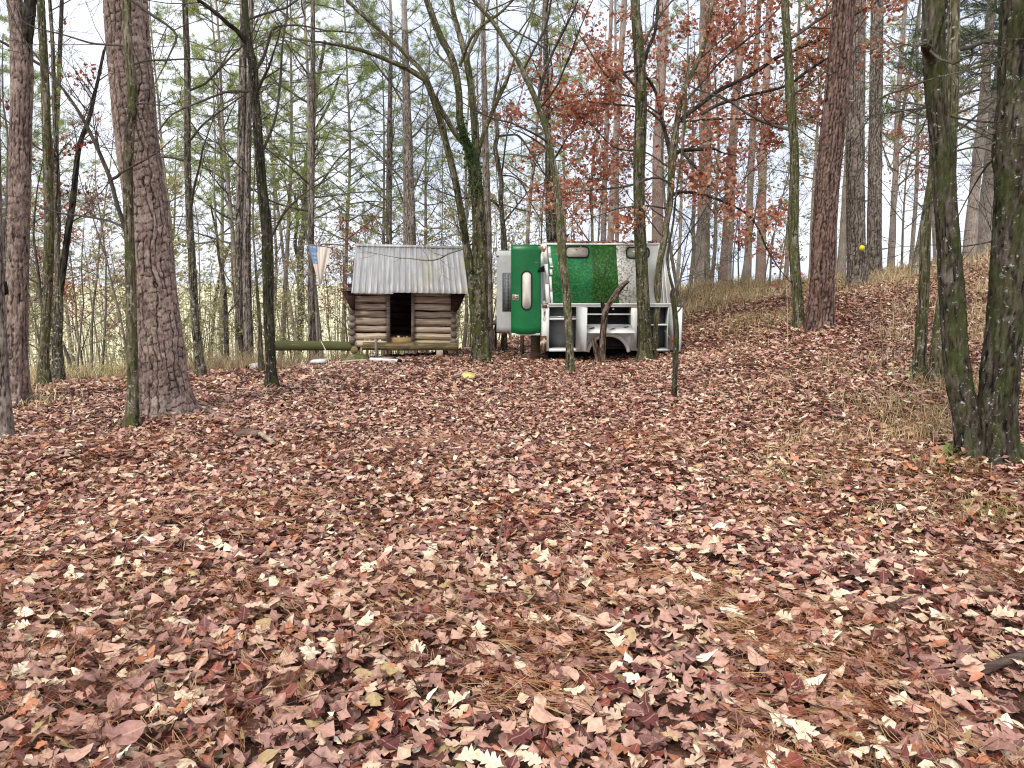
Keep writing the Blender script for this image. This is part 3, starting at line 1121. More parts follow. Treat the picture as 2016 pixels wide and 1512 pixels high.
# wheel-arch panel with a cut-out
ucx, r_in = 1197.5, 37.5
ang = np.linspace(0, math.pi, 21)
arc = [(tx(ucx) + math.cos(a) * tx(ucx + r_in) - math.cos(a) * tx(ucx), tz(697) + math.sin(a) * (tz(662) - tz(697))) for a in ang]
x0, x1, zt, zb_ = tx(1149.2), tx(1241.8), tz(640), tz(692)
mb = MB()
outer = []
for (ax, az) in arc:
    t = (ax - arc[-1][0]) / (arc[0][0] - arc[-1][0])
    outer.append((x0 + (x1 - x0) * t, zt))
n = len(arc)
vf = [(p_[0], 0, max(p_[1], zb_)) for p_ in arc] + [(p_[0], 0, p_[1]) for p_ in outer]
vb = [(p_[0], .05, max(p_[1], zb_)) for p_ in arc] + [(p_[0], .05, p_[1]) for p_ in outer]
q = []
for i in range(n - 1):
    q += [(i, i + 1, n + i + 1, n + i), (2 * n + i, 3 * n + i, 3 * n + i + 1, 2 * n + i + 1), (i, 2 * n + i, 2 * n + i + 1, i + 1)]
mb.add(vf + vb, q)
mb.box((x0, 0, zb_), (arc[-1][0] + .0, .05, zb_ + .02))
mb.build('wheel_arch_panel', MAT['white_paint'], truck, smooth=False)
mb = MB()
fl = np.array([(tx(ucx) + math.cos(a) * (r_in + 3) * px(660, TY), -.05 + .0 * a, tz(697) + math.sin(a) * (tz(659) - tz(697))) for a in np.linspace(.12, math.pi - .12, 22)])
mb.tube(fl, np.full(22, .035), 8, cap=True)
mb.build('fender_flare', MAT['white_paint'], truck)
# filler triangles either side of the arch
MB().prism([(tx(1149.2), -.003, tz(660)), (tx(1149.2), -.003, tz(691)), (tx(1158), -.003, tz(691)), (tx(1166), -.003, tz(668))], (0, .04, 0)).build('arch_gusset', MAT['white_clean'], truck, smooth=False)
MB().prism([(tx(1242.0), -.003, tz(658)), (tx(1229), -.003, tz(668)), (tx(1238), -.003, tz(690)), (tx(1242.0), -.003, tz(690))], (0, .04, 0)).build('arch_gusset', MAT['white_paint'], truck, smooth=False)


def compartment(u0, u1, v0, v1, dep, mat_back, shelf_v, lower_grey=True):
    x0, x1, z0, z1 = tx(u0), tx(u1), tz(v1), tz(v0)
    w = .012
    MB().box((x0, dep, z0), (x1, dep + w, z1)).build('liner_back', MAT[mat_back], truck, smooth=False)
    MB().box((x0 - w, .061, z0), (x0, dep, z1)).build('liner_side', MAT['grey_inside'], truck, smooth=False)
    MB().box((x1, .061, z0), (x1 + w, dep, z1)).build('liner_side', MAT['grey_inside'], truck, smooth=False)
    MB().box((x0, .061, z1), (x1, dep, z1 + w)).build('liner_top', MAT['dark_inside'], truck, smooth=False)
    MB().box((x0, .061, z0 - w), (x1, dep, z0)).build('liner_floor', MAT['grey_inside'], truck, smooth=False)
    for sv, th in shelf_v:
        z = tz(sv)
        MB().box((x0 + .003, .03, z - th), (x1 - .003, dep - .01, z)).build('shelf', MAT['white_clean'], truck, smooth=False)


compartment(1081.2, 1136, 604.7, 686.3, .40, 'grey_inside', [(626.5, .035)])
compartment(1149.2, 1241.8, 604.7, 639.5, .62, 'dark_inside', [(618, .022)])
compartment(1254.2, 1314.3, 604.7, 686.8, .40, 'grey_inside', [(638.5, .03)])
MB().box((tx(1081.4), .03, tz(622.5)), (tx(1135.8), .05, tz(625.5))).build('shelf_lip', MAT['steel'], truck, smooth=False)
# dark wheel well behind the arch, floor, far wall, roof
MB().box((tx(1157), .75, tz(700)), (tx(1238), .76, tz(645))).build('wheel_well', MAT['black'], truck, smooth=False)
MB().box((tx(1150), .06, tz(642)), (tx(1241), .76, tz(641))).build('wheel_well_top', MAT['black'], truck, smooth=False)
MB().box((tx(1068), .45, tz(691)), (tx(1316), DEP, tz(688))).build('floor_pan', MAT['dark_inside'], truck, smooth=False)
MB().box((tx(1068), DEP - .04, tz(688)), (tx(1318), DEP, tz(600))).build('far_side', MAT['white_clean'], truck, smooth=False)
MB().box((tx(1318) - .03, .11, tz(690)), (tx(1318), DEP - .04, tz(600))).build('end_wall', MAT['white_paint'], truck, smooth=False)
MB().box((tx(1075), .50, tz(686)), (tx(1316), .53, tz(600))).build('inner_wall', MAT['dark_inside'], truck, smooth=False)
MB().box((tx(1068), .101, tz(600.2)), (tx(1316), .50, tz(599.4))).build('locker_top', MAT['white_clean'], truck, smooth=False)

# upper canopy: sides lean in towards the roof
LEAN = .26
zc0, zc1 = tz(598), tz(480, TY + LEAN)
xl0, xl1 = tx(1074), tx(1074.5, TY + LEAN)
xr0_, xr1_ = tx(1319), tx(1313, TY + LEAN)


def canopy_pt(u, v, out=0.0):
    """point on the leaning side seen at photo (u, v)"""
    t = 0.5
    for _ in range(12):
        Y = TY + .02 + LEAN * t
        p = P(u, v, Y)
        t = (p[2] - T0[2] - zc0) / (zc1 - zc0)
    nrm = np.array([0, -(zc1 - zc0), LEAN])
    nrm /= np.linalg.norm(nrm)
    return p - T0 + nrm * out


mb = MB()
mb.hexa([(xl0, .02, zc0), (xr0_, .02, zc0), (xr0_, .05, zc0), (xl0, .05, zc0), (xl1, .02 + LEAN, zc1), (xr1_, .02 + LEAN, zc1), (xr1_, .05 + LEAN, zc1), (xl1, .05 + LEAN, zc1)])
mb.build('canopy_side', MAT['side_paint'], truck, smooth=False)
mb = MB()
mb.hexa([(xl0, DEP - .05, zc0), (xr0_, DEP - .05, zc0), (xr0_, DEP - .02, zc0), (xl0, DEP - .02, zc0),
         (xl1, DEP - .05 - LEAN, zc1), (xr1_, DEP - .05 - LEAN, zc1), (xr1_, DEP - .02 - LEAN, zc1), (xl1, DEP - .02 - LEAN, zc1)])
mb.build('canopy_far_side', MAT['white_clean'], truck, smooth=False)
mb = MB()
loop = [(0, .0 + LEAN, zc1 - .02), (0, LEAN + .02, zc1 + .012), (0, LEAN + .35, zc1 + .035), (0, DEP / 2, zc1 + .045), (0, DEP - LEAN - .35, zc1 + .035), (0, DEP - LEAN - .02, zc1 + .012), (0, DEP - LEAN, zc1 - .02)]
mb.prism([(xl1 - .02, a[1], a[2]) for a in loop], (xr1_ - xl1 + .04, 0, 0))
mb.build('canopy_roof', MAT['white_paint'], truck, smooth=False)
mb = MB()
mb.hexa([(xr0_ - .025, .055, zc0), (xr0_ - .002, .055, zc0), (xr0_ - .002, DEP - .055, zc0), (xr0_ - .025, DEP - .055, zc0),
         (xr1_ - .025, .055 + LEAN, zc1), (xr1_ - .002, .055 + LEAN, zc1), (xr1_ - .002, DEP - .055 - LEAN, zc1), (xr1_ - .025, DEP - .055 - LEAN, zc1)])
mb.build('canopy_end', MAT['white_paint'], truck, smooth=False)
# rails at the right end of the side
for u0, u1 in ((1301, 1306), (1308, 1310)):
    a, b = canopy_pt(u0 - 4, 483, .012), canopy_pt(u0 + 6, 597, .012)
    mb = MB()
    mb.tube(np.array([a, b]), np.array([.014, .014]), 6, cap=True)
    mb.build('end_rail', MAT['white_paint'], truck)


def rounded(u0, u1, v0, v1, rad, out, fn, n=6):
    pts = []
    for (cu, cv, a0) in ((u1 - rad, v0 + rad, -90), (u1 - rad, v1 - rad, 0), (u0 + rad, v1 - rad, 90), (u0 + rad, v0 + rad, 180)):
        for i in range(n + 1):
            a = math.radians(a0 + 90 * i / n)
            pts.append(fn(cu + rad * math.cos(a), cv + rad * math.sin(a), out))
    return np.array(pts)


def window(u0, u1, v0, v1, rad, fn, mat, parent):
    loop = rounded(u0, u1, v0, v1, rad, .008, fn)
    off = fn(u0, v0, .010) - fn(u0, v0, .0)
    pane = MB().prism(loop, -off * .9).build('window_pane', MAT[mat], parent, smooth=False)
    lp = np.concatenate([loop, loop[:2]])
    MB().tube(lp + off * .4, np.full(len(lp), .013), 6).build('gasket', MAT['rubber'], pane)
    return pane


window(1114, 1159, 486, 507, 7, canopy_pt, 'pane', truck)
window(1233, 1278, 487, 508.5, 8, canopy_pt, 'pane_dim', truck)

# battered white trim on the left corner of the canopy
def strip(pts, w, th, name, mat):
    """flat strip through canopy points (u, v)"""
    mb = MB()
    for (a, b) in zip(pts[:-1], pts[1:]):
        A, B = canopy_pt(a[0], a[1], .02), canopy_pt(b[0], b[1], .02)
        wv = np.array([w, 0, 0])
        nn = np.array([0, -th, 0])
        mb.hexa([A, A + wv, A + wv - nn, A - nn, B, B + wv, B + wv - nn, B - nn])
    mb.build(name, MAT[mat], truck, smooth=False)


strip([(1069, 480), (1071, 520), (1073, 560), (1075, 597)], .075, .03, 'corner_trim', 'white_paint')
strip([(1078, 486), (1080, 508), (1083, 524), (1084, 527)], .055, .045, 'torn_trim', 'white_paint')
strip([(1082, 531), (1083, 542)], .05, .06, 'torn_trim', 'white_paint')
strip([(1081, 545), (1083, 575), (1084.5, 597)], .045, .012, 'torn_trim', 'white_paint')
# left end: door frame posts, dark opening
MB().box((tx(1066), .101, tz(691)), (tx(1068.5), DEP - .05, tz(660))).build('end_sill', MAT['rust'], truck, smooth=False)
mb = MB()
mb.hexa([(tx(1064.5), -.01, tz(690)), (tx(1070), -.01, tz(690)), (tx(1070), .10, tz(690)), (tx(1064.5), .10, tz(690)),
         (tx(1064.5), .02 + LEAN, zc1), (tx(1070.5), .02 + LEAN, zc1), (tx(1070.5), .12 + LEAN, zc1), (tx(1064.5), .12 + LEAN, zc1)])
mb.build('end_frame_post', MAT['white_clean'], truck, smooth=False)
MB().box((tx(1063.6), -.022, tz(692)), (tx(1076), -.013, tz(661))).build('rust_patch', MAT['rust'], truck, smooth=False)
MB().box((tx(1067), -.018, tz(606)), (tx(1077), -.013, tz(600))).build('rust_patch', MAT['rust'], truck, smooth=False)
# latch hanging on the corner post
mb = MB()
mb.tube(np.array([(tx(1071), -.03, tz(607)), (tx(1071.5), -.035, tz(614)), (tx(1070.5), -.03, tz(620))]), np.array([.018, .015, .01]), 7, cap=True)
a = np.linspace(0, 2 * math.pi, 14)
mb.tube(np.stack([tx(1071) + .018 * np.cos(a), np.full(14, -.03), tz(626) + .05 * np.sin(a)], 1), np.full(14, .005), 5)
mb.build('latch', MAT['rust'], truck)
# lamp bracket and roof light on the left corner
mb = MB()
mb.prism([(tx(1057), -.06, tz(536)), (tx(1060), -.06, tz(529)), (tx(1067), -.06, tz(524)), (tx(1071), -.06, tz(523)), (tx(1071), -.06, tz(535))], (0, .22, 0))
mb.build('lamp_bracket', MAT['black'], truck, smooth=False)
mb = MB()
mb.tube(np.array([(tx(1055), LEAN - .02, tz(490.5)), (tx(1060), LEAN - .02, tz(491)), (tx(1066), LEAN, tz(488))]), np.array([.05, .055, .03]), 10, cap=True)
mb.build('roof_lamp', MAT['black'], truck)
# open storage doors
def slab(name, a0, a1, b0, b1, th, mat, parent=truck):
    """door between two vertical edges a (bottom, top) and b (bottom, top)"""
    a0, a1, b0, b1 = map(np.asarray, (a0, a1, b0, b1))
    n_ = np.cross(b0 - a0, a1 - a0)
    n_ = n_ / np.linalg.norm(n_) * th
    mb = MB()
    mb.hexa([a0, b0, b0 + n_, a0 + n_, a1, b1, b1 + n_, a1 + n_])
    return mb.build(name, MAT[mat], parent, smooth=False)


zlo, zhi = tz(687), tz(603.5)
d1 = slab('storage_door', (tx(1136.5), -.015, zlo), (tx(1136.5), -.015, zhi), (tx(1136.5) + .14, -.52, zlo), (tx(1136.5) + .14, -.52, zhi), .03, 'white_clean')
MB().box((tx(1136.5) + .08, -.40, tz(652)), (tx(1136.5) + .10, -.36, tz(645))).build('latch', MAT['black'], d1, smooth=False)
d2 = slab('storage_door', (tx(1317.5), -.015, zlo), (tx(1317.5), -.015, zhi), (tx(1317.5) + .135, -.50, zlo), (tx(1317.5) + .135, -.50, zhi), .03, 'white_clean')
MB().box((tx(1317.5) + .088, -.40, tz(651)), (tx(1317.5) + .106, -.36, tz(644))).build('latch', MAT['black'], d2, smooth=False)
mb = MB()
pr = np.array([tx(1317.5) + .028, -.20, tz(667.5)])
aa = np.linspace(0, 2 * math.pi, 15)[:-1]
mb.prism([(pr[0] - .01, pr[1] + .045 * math.cos(t), pr[2] + .045 * math.sin(t)) for t in aa], (.02, 0, 0))
mb.build('reflector', MAT['red'], d2, smooth=False)
# drop-down door
zh = tz(640)
mb = MB()
Yd, zd = -.40, tz(654.5, TY - .40) 
mb.hexa([(tx(1149.5), -.055, zh - .02), (tx(1242), -.055, zh - .02), (tx(1242) + .02, Yd, zd - .02), (tx(1149.5) + .02, Yd, zd - .02),
         (tx(1149.5), -.055, zh), (tx(1242), -.055, zh), (tx(1242) + .02, Yd, zd), (tx(1149.5) + .02, Yd, zd)])
dd = mb.build('drop_door', MAT['white_paint'], truck, smooth=False)
for (uu, yy, ww, wl) in ((1163, -.22, .07, 'left'), (1203, -.25, .09, 'middle'), (1230, -.16, .05, 'right')):
    t = (yy + .055) / (Yd + .055)
    z = zh + (zd - zh) * t + .003
    leaf = MB()
    leaves(leaf, OAK_RED, np.array([[tx(uu), yy, z + .005]]), np.array([.13]), np.array([1.2]), np.array([-.25]), np.array([.05]), np.array([.1]), np.array([.1]), np.array([lin(60, 44, 38)]), lr)
    lo = leaf.build('fallen_leaf', MAT['leaf'], None, tuple(-T0))
    lo.location = (0, 0, 0)
    tag(lo, 'dead brown leaf lying on the %s part of the white drop-down door' % wl, 'leaf', 'leaves on the drop-down door')
# red reflector on the arch, junk light in the locker
MB().tube(np.array([(tx(1208), .10, tz(608.5)), (tx(1208), .13, tz(608.5))]), np.array([.022, .022]), 10, cap=True).build('locker_lamp', MAT['white_clean'], truck)

# rear doors swung open
def curved_door(u0, u1, v0, v1, Y, bulge, name, mat, sag):
    n, m = 13, 15
    us = np.linspace(u0, u1, n)
    vs = np.linspace(v1, v0, m)
    mb = MB()

    def fn(u, v, out=0.0):
        s = (u - u0) / (u1 - u0)
        t = (v - v0) / (v1 - v0)
        d = bulge * (1 - (2 * s - 1) ** 2)
        p = P(u, v + sag * t * (1 - (2 * s - 1) ** 2), Y)
        p[1] = Y - d - out
        return p - T0
    F = np.array([[fn(u, v) for u in us] for v in vs])
    Bk = F + np.array([0, .035, 0])
    v = np.concatenate([F.reshape(-1, 3), Bk.reshape(-1, 3)])
    N = n * m
    q = []
    for j in range(m - 1):
        for i in range(n - 1):
            a = j * n + i
            q += [(a, a + 1, a + n + 1, a + n), (N + a, N + a + n, N + a + n + 1, N + a + 1)]
    for j in range(m - 1):
        a, b = j * n, j * n + n - 1
        q += [(a, a + n, N + a + n, N + a), (b, N + b, N + b + n, b + n)]
    for i in range(n - 1):
        a, b = i, (m - 1) * n + i
        q += [(a, N + a, N + a + 1, a + 1), (b, b + 1, N + b + 1, N + b)]
    mb.add(v, q)
    o = mb.build(name, MAT[mat], truck)
    return o, fn


gd, gfn = curved_door(1006, 1064.5, 481.5, 655, TY - .03, .05, 'rear_door', 'green_door', 3.0)
gd['label'] = 'glossy green bowed rear door with a tall pill-shaped window'
window(1027, 1046.5, 533, 607, 9.5, gfn, 'pane', gd)
MB().prism([gfn(1009, 579, .004), gfn(1021, 579, .004), gfn(1021, 590.5, .004), gfn(1009, 590.5, .004)], (0, -.002, 0)).build('sticker', MAT['pane'], gd, smooth=False)
stk = gd.children[-1]
stk.data.materials[0] = simple('sticker_paper', lin(226, 220, 205), .5, .3, var=.05)
mk = simple('sticker_ink', lin(120, 40, 44), .5, .3, var=.1)
for (a0, a1, b0, b1) in ((1010, 1011.2, 581, 588), (1012.3, 1013.3, 581, 588), (1015, 1016, 583, 589), (1015, 1019.5, 582, 583.3), (1018.6, 1019.6, 583, 588), (1015, 1019, 586, 587)):
    MB().prism([gfn(a0, b0, .0065), gfn(a1, b0, .0065), gfn(a1, b1, .0065), gfn(a0, b1, .0065)], (0, -.001, 0)).build('sticker_mark', mk, gd, smooth=False)
MB().box((tx(1011), -.055, tz(660)), (tx(1063), -.02, tz(656))).build('door_bottom_rail', MAT['white_clean'], gd, smooth=False)
wd, wfn = curved_door(977.5, 1022, 493.5, 655, TY + DEP - .35, .0, 'rear_door', 'white_clean', 0)
wd['label'] = 'white rear door with a wire-mesh window, half hidden behind the green one'
k = M('perforated_mesh', .6, .4)
vo = k.n('ShaderNodeTexVoronoi')
vo.inputs['Scale'].default_value = 34
vo.inputs['Randomness'].default_value = .15
k.link(k.coord(), vo.inputs['Vector'])
k.base(k.ramp(vo.outputs['Distance'], [(.28, lin(34, 38, 40)), (.42, lin(160, 166, 168))]))
MB().prism([wfn(989, 537, .004), wfn(1014, 537, .004), wfn(1014, 613, .004), wfn(989, 613, .004)], (0, -.006, 0)).build('mesh_window', MAT['steel'], wd, smooth=False)
MB().prism([wfn(994, 540, .012), wfn(1001.5, 540, .012), wfn(1001.5, 610, .012), wfn(994, 610, .012)], (0, -.004, 0)).build('mesh_panel', k.m, wd, smooth=False)
MB().prism([wfn(977, 502, .004), wfn(982, 502, .004), wfn(982, 505, .004), wfn(977, 505, .004)], (0, -.012, 0)).build('hinge', MAT['rust'], wd, smooth=False)
MB().prism([wfn(977.5, 653, .004), wfn(1006, 653, .004), wfn(1006, 656, .004), wfn(977.5, 656, .004)], (0, -.01, 0)).build('bottom_rail', MAT['rust'], wd, smooth=False)
# chassis rails and blocks underneath
for yy in (.55, 1.35):
    MB().box((tx(1085), yy, tz(692.4) - .12), (tx(1310), yy + .09, tz(692.4))).build('chassis_rail', MAT['black'], truck, smooth=False)
for xx in (1076, 1150, 1246):
    MB().box((tx(xx), .12, tz(692.2) - .06), (tx(xx) + .07, 1.9, tz(691.6))).build('cross_member', MAT['black'], truck, smooth=False)


def post(name, u0, u1, vt, vb, Y, mat, label, cat, group=None, dep=None):
    a, b = P(u0, vt, Y), P(u1, vb, Y)
    d = dep or (b[0] - a[0])
    x = (a[0] + b[0]) / 2
    zb = min(b[2], gz(x, Y)) - .05
    mb = MB()
    mb.box((a[0], Y, zb), (b[0], Y + d, a[2]))
    o = mb.build(name, MAT[mat], None, (x, Y, zb), smooth=False)
    return tag(o, label, cat, group)


MAT['post_wood'] = mat_log('post_wood', lin(70, 54, 42), lin(118, 96, 74), lin(162, 138, 108))
post('wooden_post', 1045, 1064, 659.5, 714, TY + .30, 'post_wood', 'squat brown timber post propping the truck body under the green door', 'post')
post('wooden_block', 1024, 1032, 659, 690, TY + 1.55, 'post_wood', 'short pale support block seen under the green door', 'block')
for (u, Yb, bl_) in ((1090, TY + .6, 'near left'), (1300, TY + .6, 'near right'), (1120, TY + 1.4, 'far left'), (1300, TY + 1.4, 'far right')):
    p = P(u, 700, Yb)
    z0 = gz(p[0], Yb) - .05
    zt_ = T0[2] + tz(692.4) - .121
    if zt_ - z0 > .02:
        o = MB().box((p[0] - .1, Yb - .1, z0), (p[0] + .1, Yb + .12, max(zt_, z0 + .03))).build('support_block', MAT['black'], None, (p[0], Yb, z0), smooth=False)
        tag(o, 'dark block under the %s corner of the truck body' % bl_, 'block', 'blocks under the truck body')

# little bench of post and board left of the truck
e = G(967, 694)
bench = empty('rough_bench', e, 'small weathered post with a flat board on top, left of the truck doors', 'bench')
Yb = e[1]
def bl(u, v, Y=Yb): return P(u, v, Y) - e
MB().box((bl(960, 0)[0], -.02, -.05), (bl(968, 0)[0], .08, bl(0, 640)[2])).build('leg', MAT['post_wood'], bench, smooth=False)
MB().box((bl(971, 0)[0], .2, -.05), (bl(976, 0)[0], .27, bl(0, 640)[2])).build('leg', MAT['post_wood'], bench, smooth=False)
MB().box((bl(957, 0)[0], -.06, bl(0, 640)[2] + .001), (bl(978, 0)[0], .32, bl(0, 632)[2])).build('board', MAT['board'], bench, smooth=False)
# leaves caught on the truck roof
rl = MB()
n = 260
rr = np.random.default_rng(44)
xx_ = T0[0] + rr.uniform(xl1 + .2, xr1_, n)
yy_ = rr.uniform(LEAN + .02, 1.3, n)
prof = np.array([(a[1], a[2]) for a in loop])
zz_ = np.interp(yy_, prof[:, 0], prof[:, 1])
ci = rr.choice([2, 3, 7, 8, 9, 1, 4], n)
leaves(rl, MIDOAK, np.stack([xx_, TY + yy_, T0[2] + zz_ + .012 + rr.random(n) * .015], 1), rr.uniform(.07, .12, n), rr.uniform(0, 6.28, n), rr.normal(0, .22, n), rr.normal(0, .22, n),
       rr.normal(.2, .3, n), rr.normal(0, .4, n), PC[ci], rr)
tag(rl.build('roof_leaves', MAT['leaf']), 'drift of brown leaves lying on the roof of the truck body', 'leaves', kind='stuff')
# ------------------------------------------------------------------ trees
def plates(th01, s, cols, rowh, seed, cellw):
    """bark plates in wavy columns: metres to the nearest fissure, tone of the plate, height within the plate"""
    ang = th01 * 6.2831853
    cx, sx = np.cos(ang), np.sin(ang)
    sh = th01.shape
    w1 = vnoise(np.stack([cx.ravel() * 1.6 + seed, sx.ravel() * 1.6, s.ravel() * 2.6], 1)).reshape(sh) - .5
    w2 = vnoise(np.stack([cx.ravel() * 5 + seed, sx.ravel() * 5, s.ravel() * 11], 1)).reshape(sh) - .5
    w3 = vnoise(np.stack([cx.ravel() * 14 + seed, sx.ravel() * 14, s.ravel() * 40], 1)).reshape(sh) - .5
    X = th01 * cols + 1.5 * w1 + .7 * w2 + .25 * w3
    ci = np.floor(X)
    fx = X - ci
    cm = np.mod(ci, cols)
    Yc = s / rowh + hash2(cm, 0 * cm, seed) * 7 + (fx - .5) * (hash2(cm, 0 * cm, seed + 3) - .5) * .6 + .35 * w2 + .25 * w3
    cj = np.floor(Yc)
    fy = Yc - cj
    jt = .3 * (hash2(cm, cj, seed + 1.7) - .5)
    jn = .3 * (hash2(cm, cj + 1, seed + 1.7) - .5)
    dlo, dhi = fy - jt, 1 + jn - fy
    j2 = np.where(dlo < 0, cj - 1, np.where(dhi < 0, cj + 1, cj))
    dy = np.minimum(np.abs(dlo), np.abs(dhi)) * rowh
    # some cross cracks close up
    gone = hash2(cm, np.where(np.abs(dlo) < np.abs(dhi), cj, cj + 1), seed + 8.8) < .3
    dy = np.where(gone, 1.0, dy * 1.5)
    dxl, dxr = fx * cellw, (1 - fx) * cellw
    key = np.where(fx < .5, cm, np.mod(cm + 1, cols))
    shut = vnoise(np.stack([key.ravel() * 3.1 + seed, 0 * key.ravel(), s.ravel() * 3.5], 1)).reshape(sh)
    dx = np.minimum(dxl, dxr) + np.where(shut > .66, .02, 0.0)
    tone = hash2(cm, j2, seed + 9.1)
    return np.minimum(dx, dy), tone, np.clip(fy, 0, 1)


def bark_tube(mb, pr, sides, ring, cell, depth, seed, flare=.0, rough=.02):
    """trunk through rows (x,y,z,r), with plates and root flare in its geometry"""
    p = smooth_path(pr, ring)
    pts, rad = p[:, :3], np.maximum(p[:, 3], .004)
    m = len(pts)
    s = np.concatenate([[0], np.cumsum(np.linalg.norm(np.diff(pts, axis=0), axis=1))])
    tg = np.gradient(pts, axis=0)
    tg /= np.linalg.norm(tg, axis=1)[:, None]
    a = np.cross(np.array([0, 1.0, 0]), tg)
    a /= np.linalg.norm(a, axis=1)[:, None]
    b = np.cross(tg, a)
    th = np.arange(sides) / sides
    T, S = np.meshgrid(th, s)
    R = np.repeat(rad[:, None], sides, 1)
    c = np.ones((m, sides, 4))
    q3 = np.stack([np.cos(T * 6.283).ravel() * 1.4 + seed, np.sin(T * 6.283).ravel() * 1.4, S.ravel() * 1.6], 1)
    R = R * (1 + .16 * (fbm(q3, 3).reshape(m, sides) - .5))
    if depth > 0:
        rm = float(np.median(rad))
        cols = max(5, int(round(2 * math.pi * rm / cell[0])))
        e, tone, fy = plates(T, S, cols, cell[1], seed, 2 * math.pi * rm / cols)
        sp_ = 2 * math.pi * rm / sides
        cw = max(.005, .55 * sp_)
        pl = np.clip(e / (cw * 2.2), 0, 1)
        pl = pl * pl * (3 - 2 * pl)
        R = R + depth * (pl - .6) + depth * .5 * (tone - .5) * pl + depth * .35 * (.5 - fy) * pl
        fine = fbm(np.stack([np.cos(T * 6.283).ravel() * rm * 60, np.sin(T * 6.283).ravel() * rm * 60, S.ravel() * 34], 1), 2).reshape(m, sides) - .5
        R = R + fine * depth * .7
        c[..., 0] = tone
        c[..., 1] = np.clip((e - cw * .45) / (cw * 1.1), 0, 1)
    if flare:
        k_ = 3 + int(seed * 7) % 3
        fl = np.exp(-np.maximum(S - .1, 0) / .16)
        R = R * (1 + flare * fl * (1 + .55 * np.cos(T * 6.283 * k_ + seed)))
    ringv = a[:, None, :] * np.cos(T * 6.2831853)[..., None] + b[:, None, :] * np.sin(T * 6.2831853)[..., None]
    v = pts[:, None, :] + ringv * R[..., None]
    i = np.arange(m - 1)[:, None] * sides
    j = np.arange(sides)[None, :]
    k = (np.arange(sides) + 1)[None, :] % sides
    q = np.stack([i + j, i + k, i + sides + k, i + sides + j], -1).reshape(-1, 4)
    uv = np.stack([T * 6.283 * rad.mean(), S], -1).reshape(-1, 2)
    mb.add(v.reshape(-1, 3), q, None, uv, c.reshape(-1, 4))
    return p


UP = np.array([0, 0, 1.0])


def unit(v):
    return v / (np.linalg.norm(v) + 1e-9)


def grow(mb, p, d, r, L, lev, maxlev, rg, tips, kids=(6, 5, 4), wig=.22, up=.06, minr=.0022):
    n = max(2, min(7, int(L / .2)))
    st = L / n
    pts = [p]
    d = unit(d)
    for i in range(n):
        d = unit(d + rg.normal(0, wig, 3) * .6 + UP * up)
        p = p + d * st
        pts.append(p)
    pts = np.array(pts)
    rad = np.maximum(np.linspace(r, r * .3, n + 1), minr)
    mb.tube(pts, rad, 7 if r > .03 else (5 if r > .012 else 3))
    if lev >= maxlev:
        tips.append(pts)
        return
    nk = kids[min(lev, len(kids) - 1)]
    for c in range(nk):
        t = .2 + .8 * (c + rg.random()) / nk
        i = min(n - 1, int(t * n))
        base = pts[i] + (pts[i + 1] - pts[i]) * rg.random()
        ax = unit(pts[i + 1] - pts[i])
        per = unit(np.cross(ax, rg.normal(0, 1, 3)))
        per[2] *= .6
        ang = rg.uniform(.55, 1.05)
        grow(mb, base, ax * math.cos(ang) + per * math.sin(ang), max(rad[i] * rg.uniform(.4, .62), minr), L * rg.uniform(.34, .6) * (1.15 - .5 * t), lev + 1, maxlev, rg, tips, kids, wig, up, minr)


def leafy(mb, tips, rg, n, rows, lmin, lmax, pal, spread=.05, droop=True):
    pts = np.concatenate([t[1:] for t in tips])
    pos = pts[rg.integers(0, len(pts), n)] + rg.normal(0, spread, (n, 3))
    col = np.array(pal)[rg.integers(0, len(pal), n)] * rg.uniform(.75, 1.2, (n, 1))
    leaves(mb, rows, pos, rg.uniform(lmin, lmax, n), rg.uniform(0, 6.28, n), rg.normal(-.5 if droop else 0, .6, n), rg.normal(0, .6, n), rg.normal(.2, .3, n), rg.normal(.2, .4, n), col, rg)


def needle_tufts(mb, centers, rg, nn, L, w, pal):
    K = len(centers)
    ax = rg.normal(0, 1, (K, 3))
    ax[:, 2] = np.abs(ax[:, 2]) + .3
    ax /= np.linalg.norm(ax, axis=1)[:, None]
    ct = np.array(pal)[rg.integers(0, len(pal), K)] * rg.uniform(.75, 1.2, (K, 1))
    for i in range(nn):
        d = ax * .55 + rg.normal(0, .55, (K, 3))
        d /= np.linalg.norm(d, axis=1)[:, None]
        side = np.cross(d, rg.normal(0, 1, (K, 3)))
        side /= np.linalg.norm(side, axis=1)[:, None] + 1e-9
        l = L * rg.uniform(.7, 1.15, K)
        a = centers + rg.normal(0, .03, (K, 3))
        e = a + d * l[:, None]
        e[:, 2] -= l * .12
        v = np.stack([a - side * w, a + side * w, e], 1).reshape(-1, 3)
        t = np.arange(K * 3).reshape(-1, 3)
        mb.add(v, None, t, None, np.repeat(ct, 3, axis=0))


BROWN = [lin(206, 140, 108), lin(188, 114, 88), lin(228, 180, 146), lin(152, 86, 68), lin(216, 184, 154), lin(196, 124, 96)]
REDDISH = [lin(146, 66, 56), lin(170, 92, 74), lin(124, 54, 48), lin(186, 116, 92)]
PINEGREEN = [lin(166, 176, 92), lin(146, 164, 90), lin(186, 190, 108), lin(130, 150, 84), lin(158, 172, 112)]
CEDAR = [lin(58, 84, 50), lin(44, 68, 40), lin(76, 98, 56)]

MAT['stick_bark'] = mat_bark('stick_bark_wood', lin(60, 46, 38), lin(116, 96, 80), lin(172, 152, 132), lichen=.3)
STYLE = {   # sides, ring step, bark cell, depth
    'big': (190, .0135, (.06, .095), .014), 'pine': (72, .027, (.055, .10), .010), 'oak': (32, .036, (.035, .13), .005),
    'thin': (20, .05, (.03, .1), .003), 'far': (12, .14, (.06, .12), 0)}


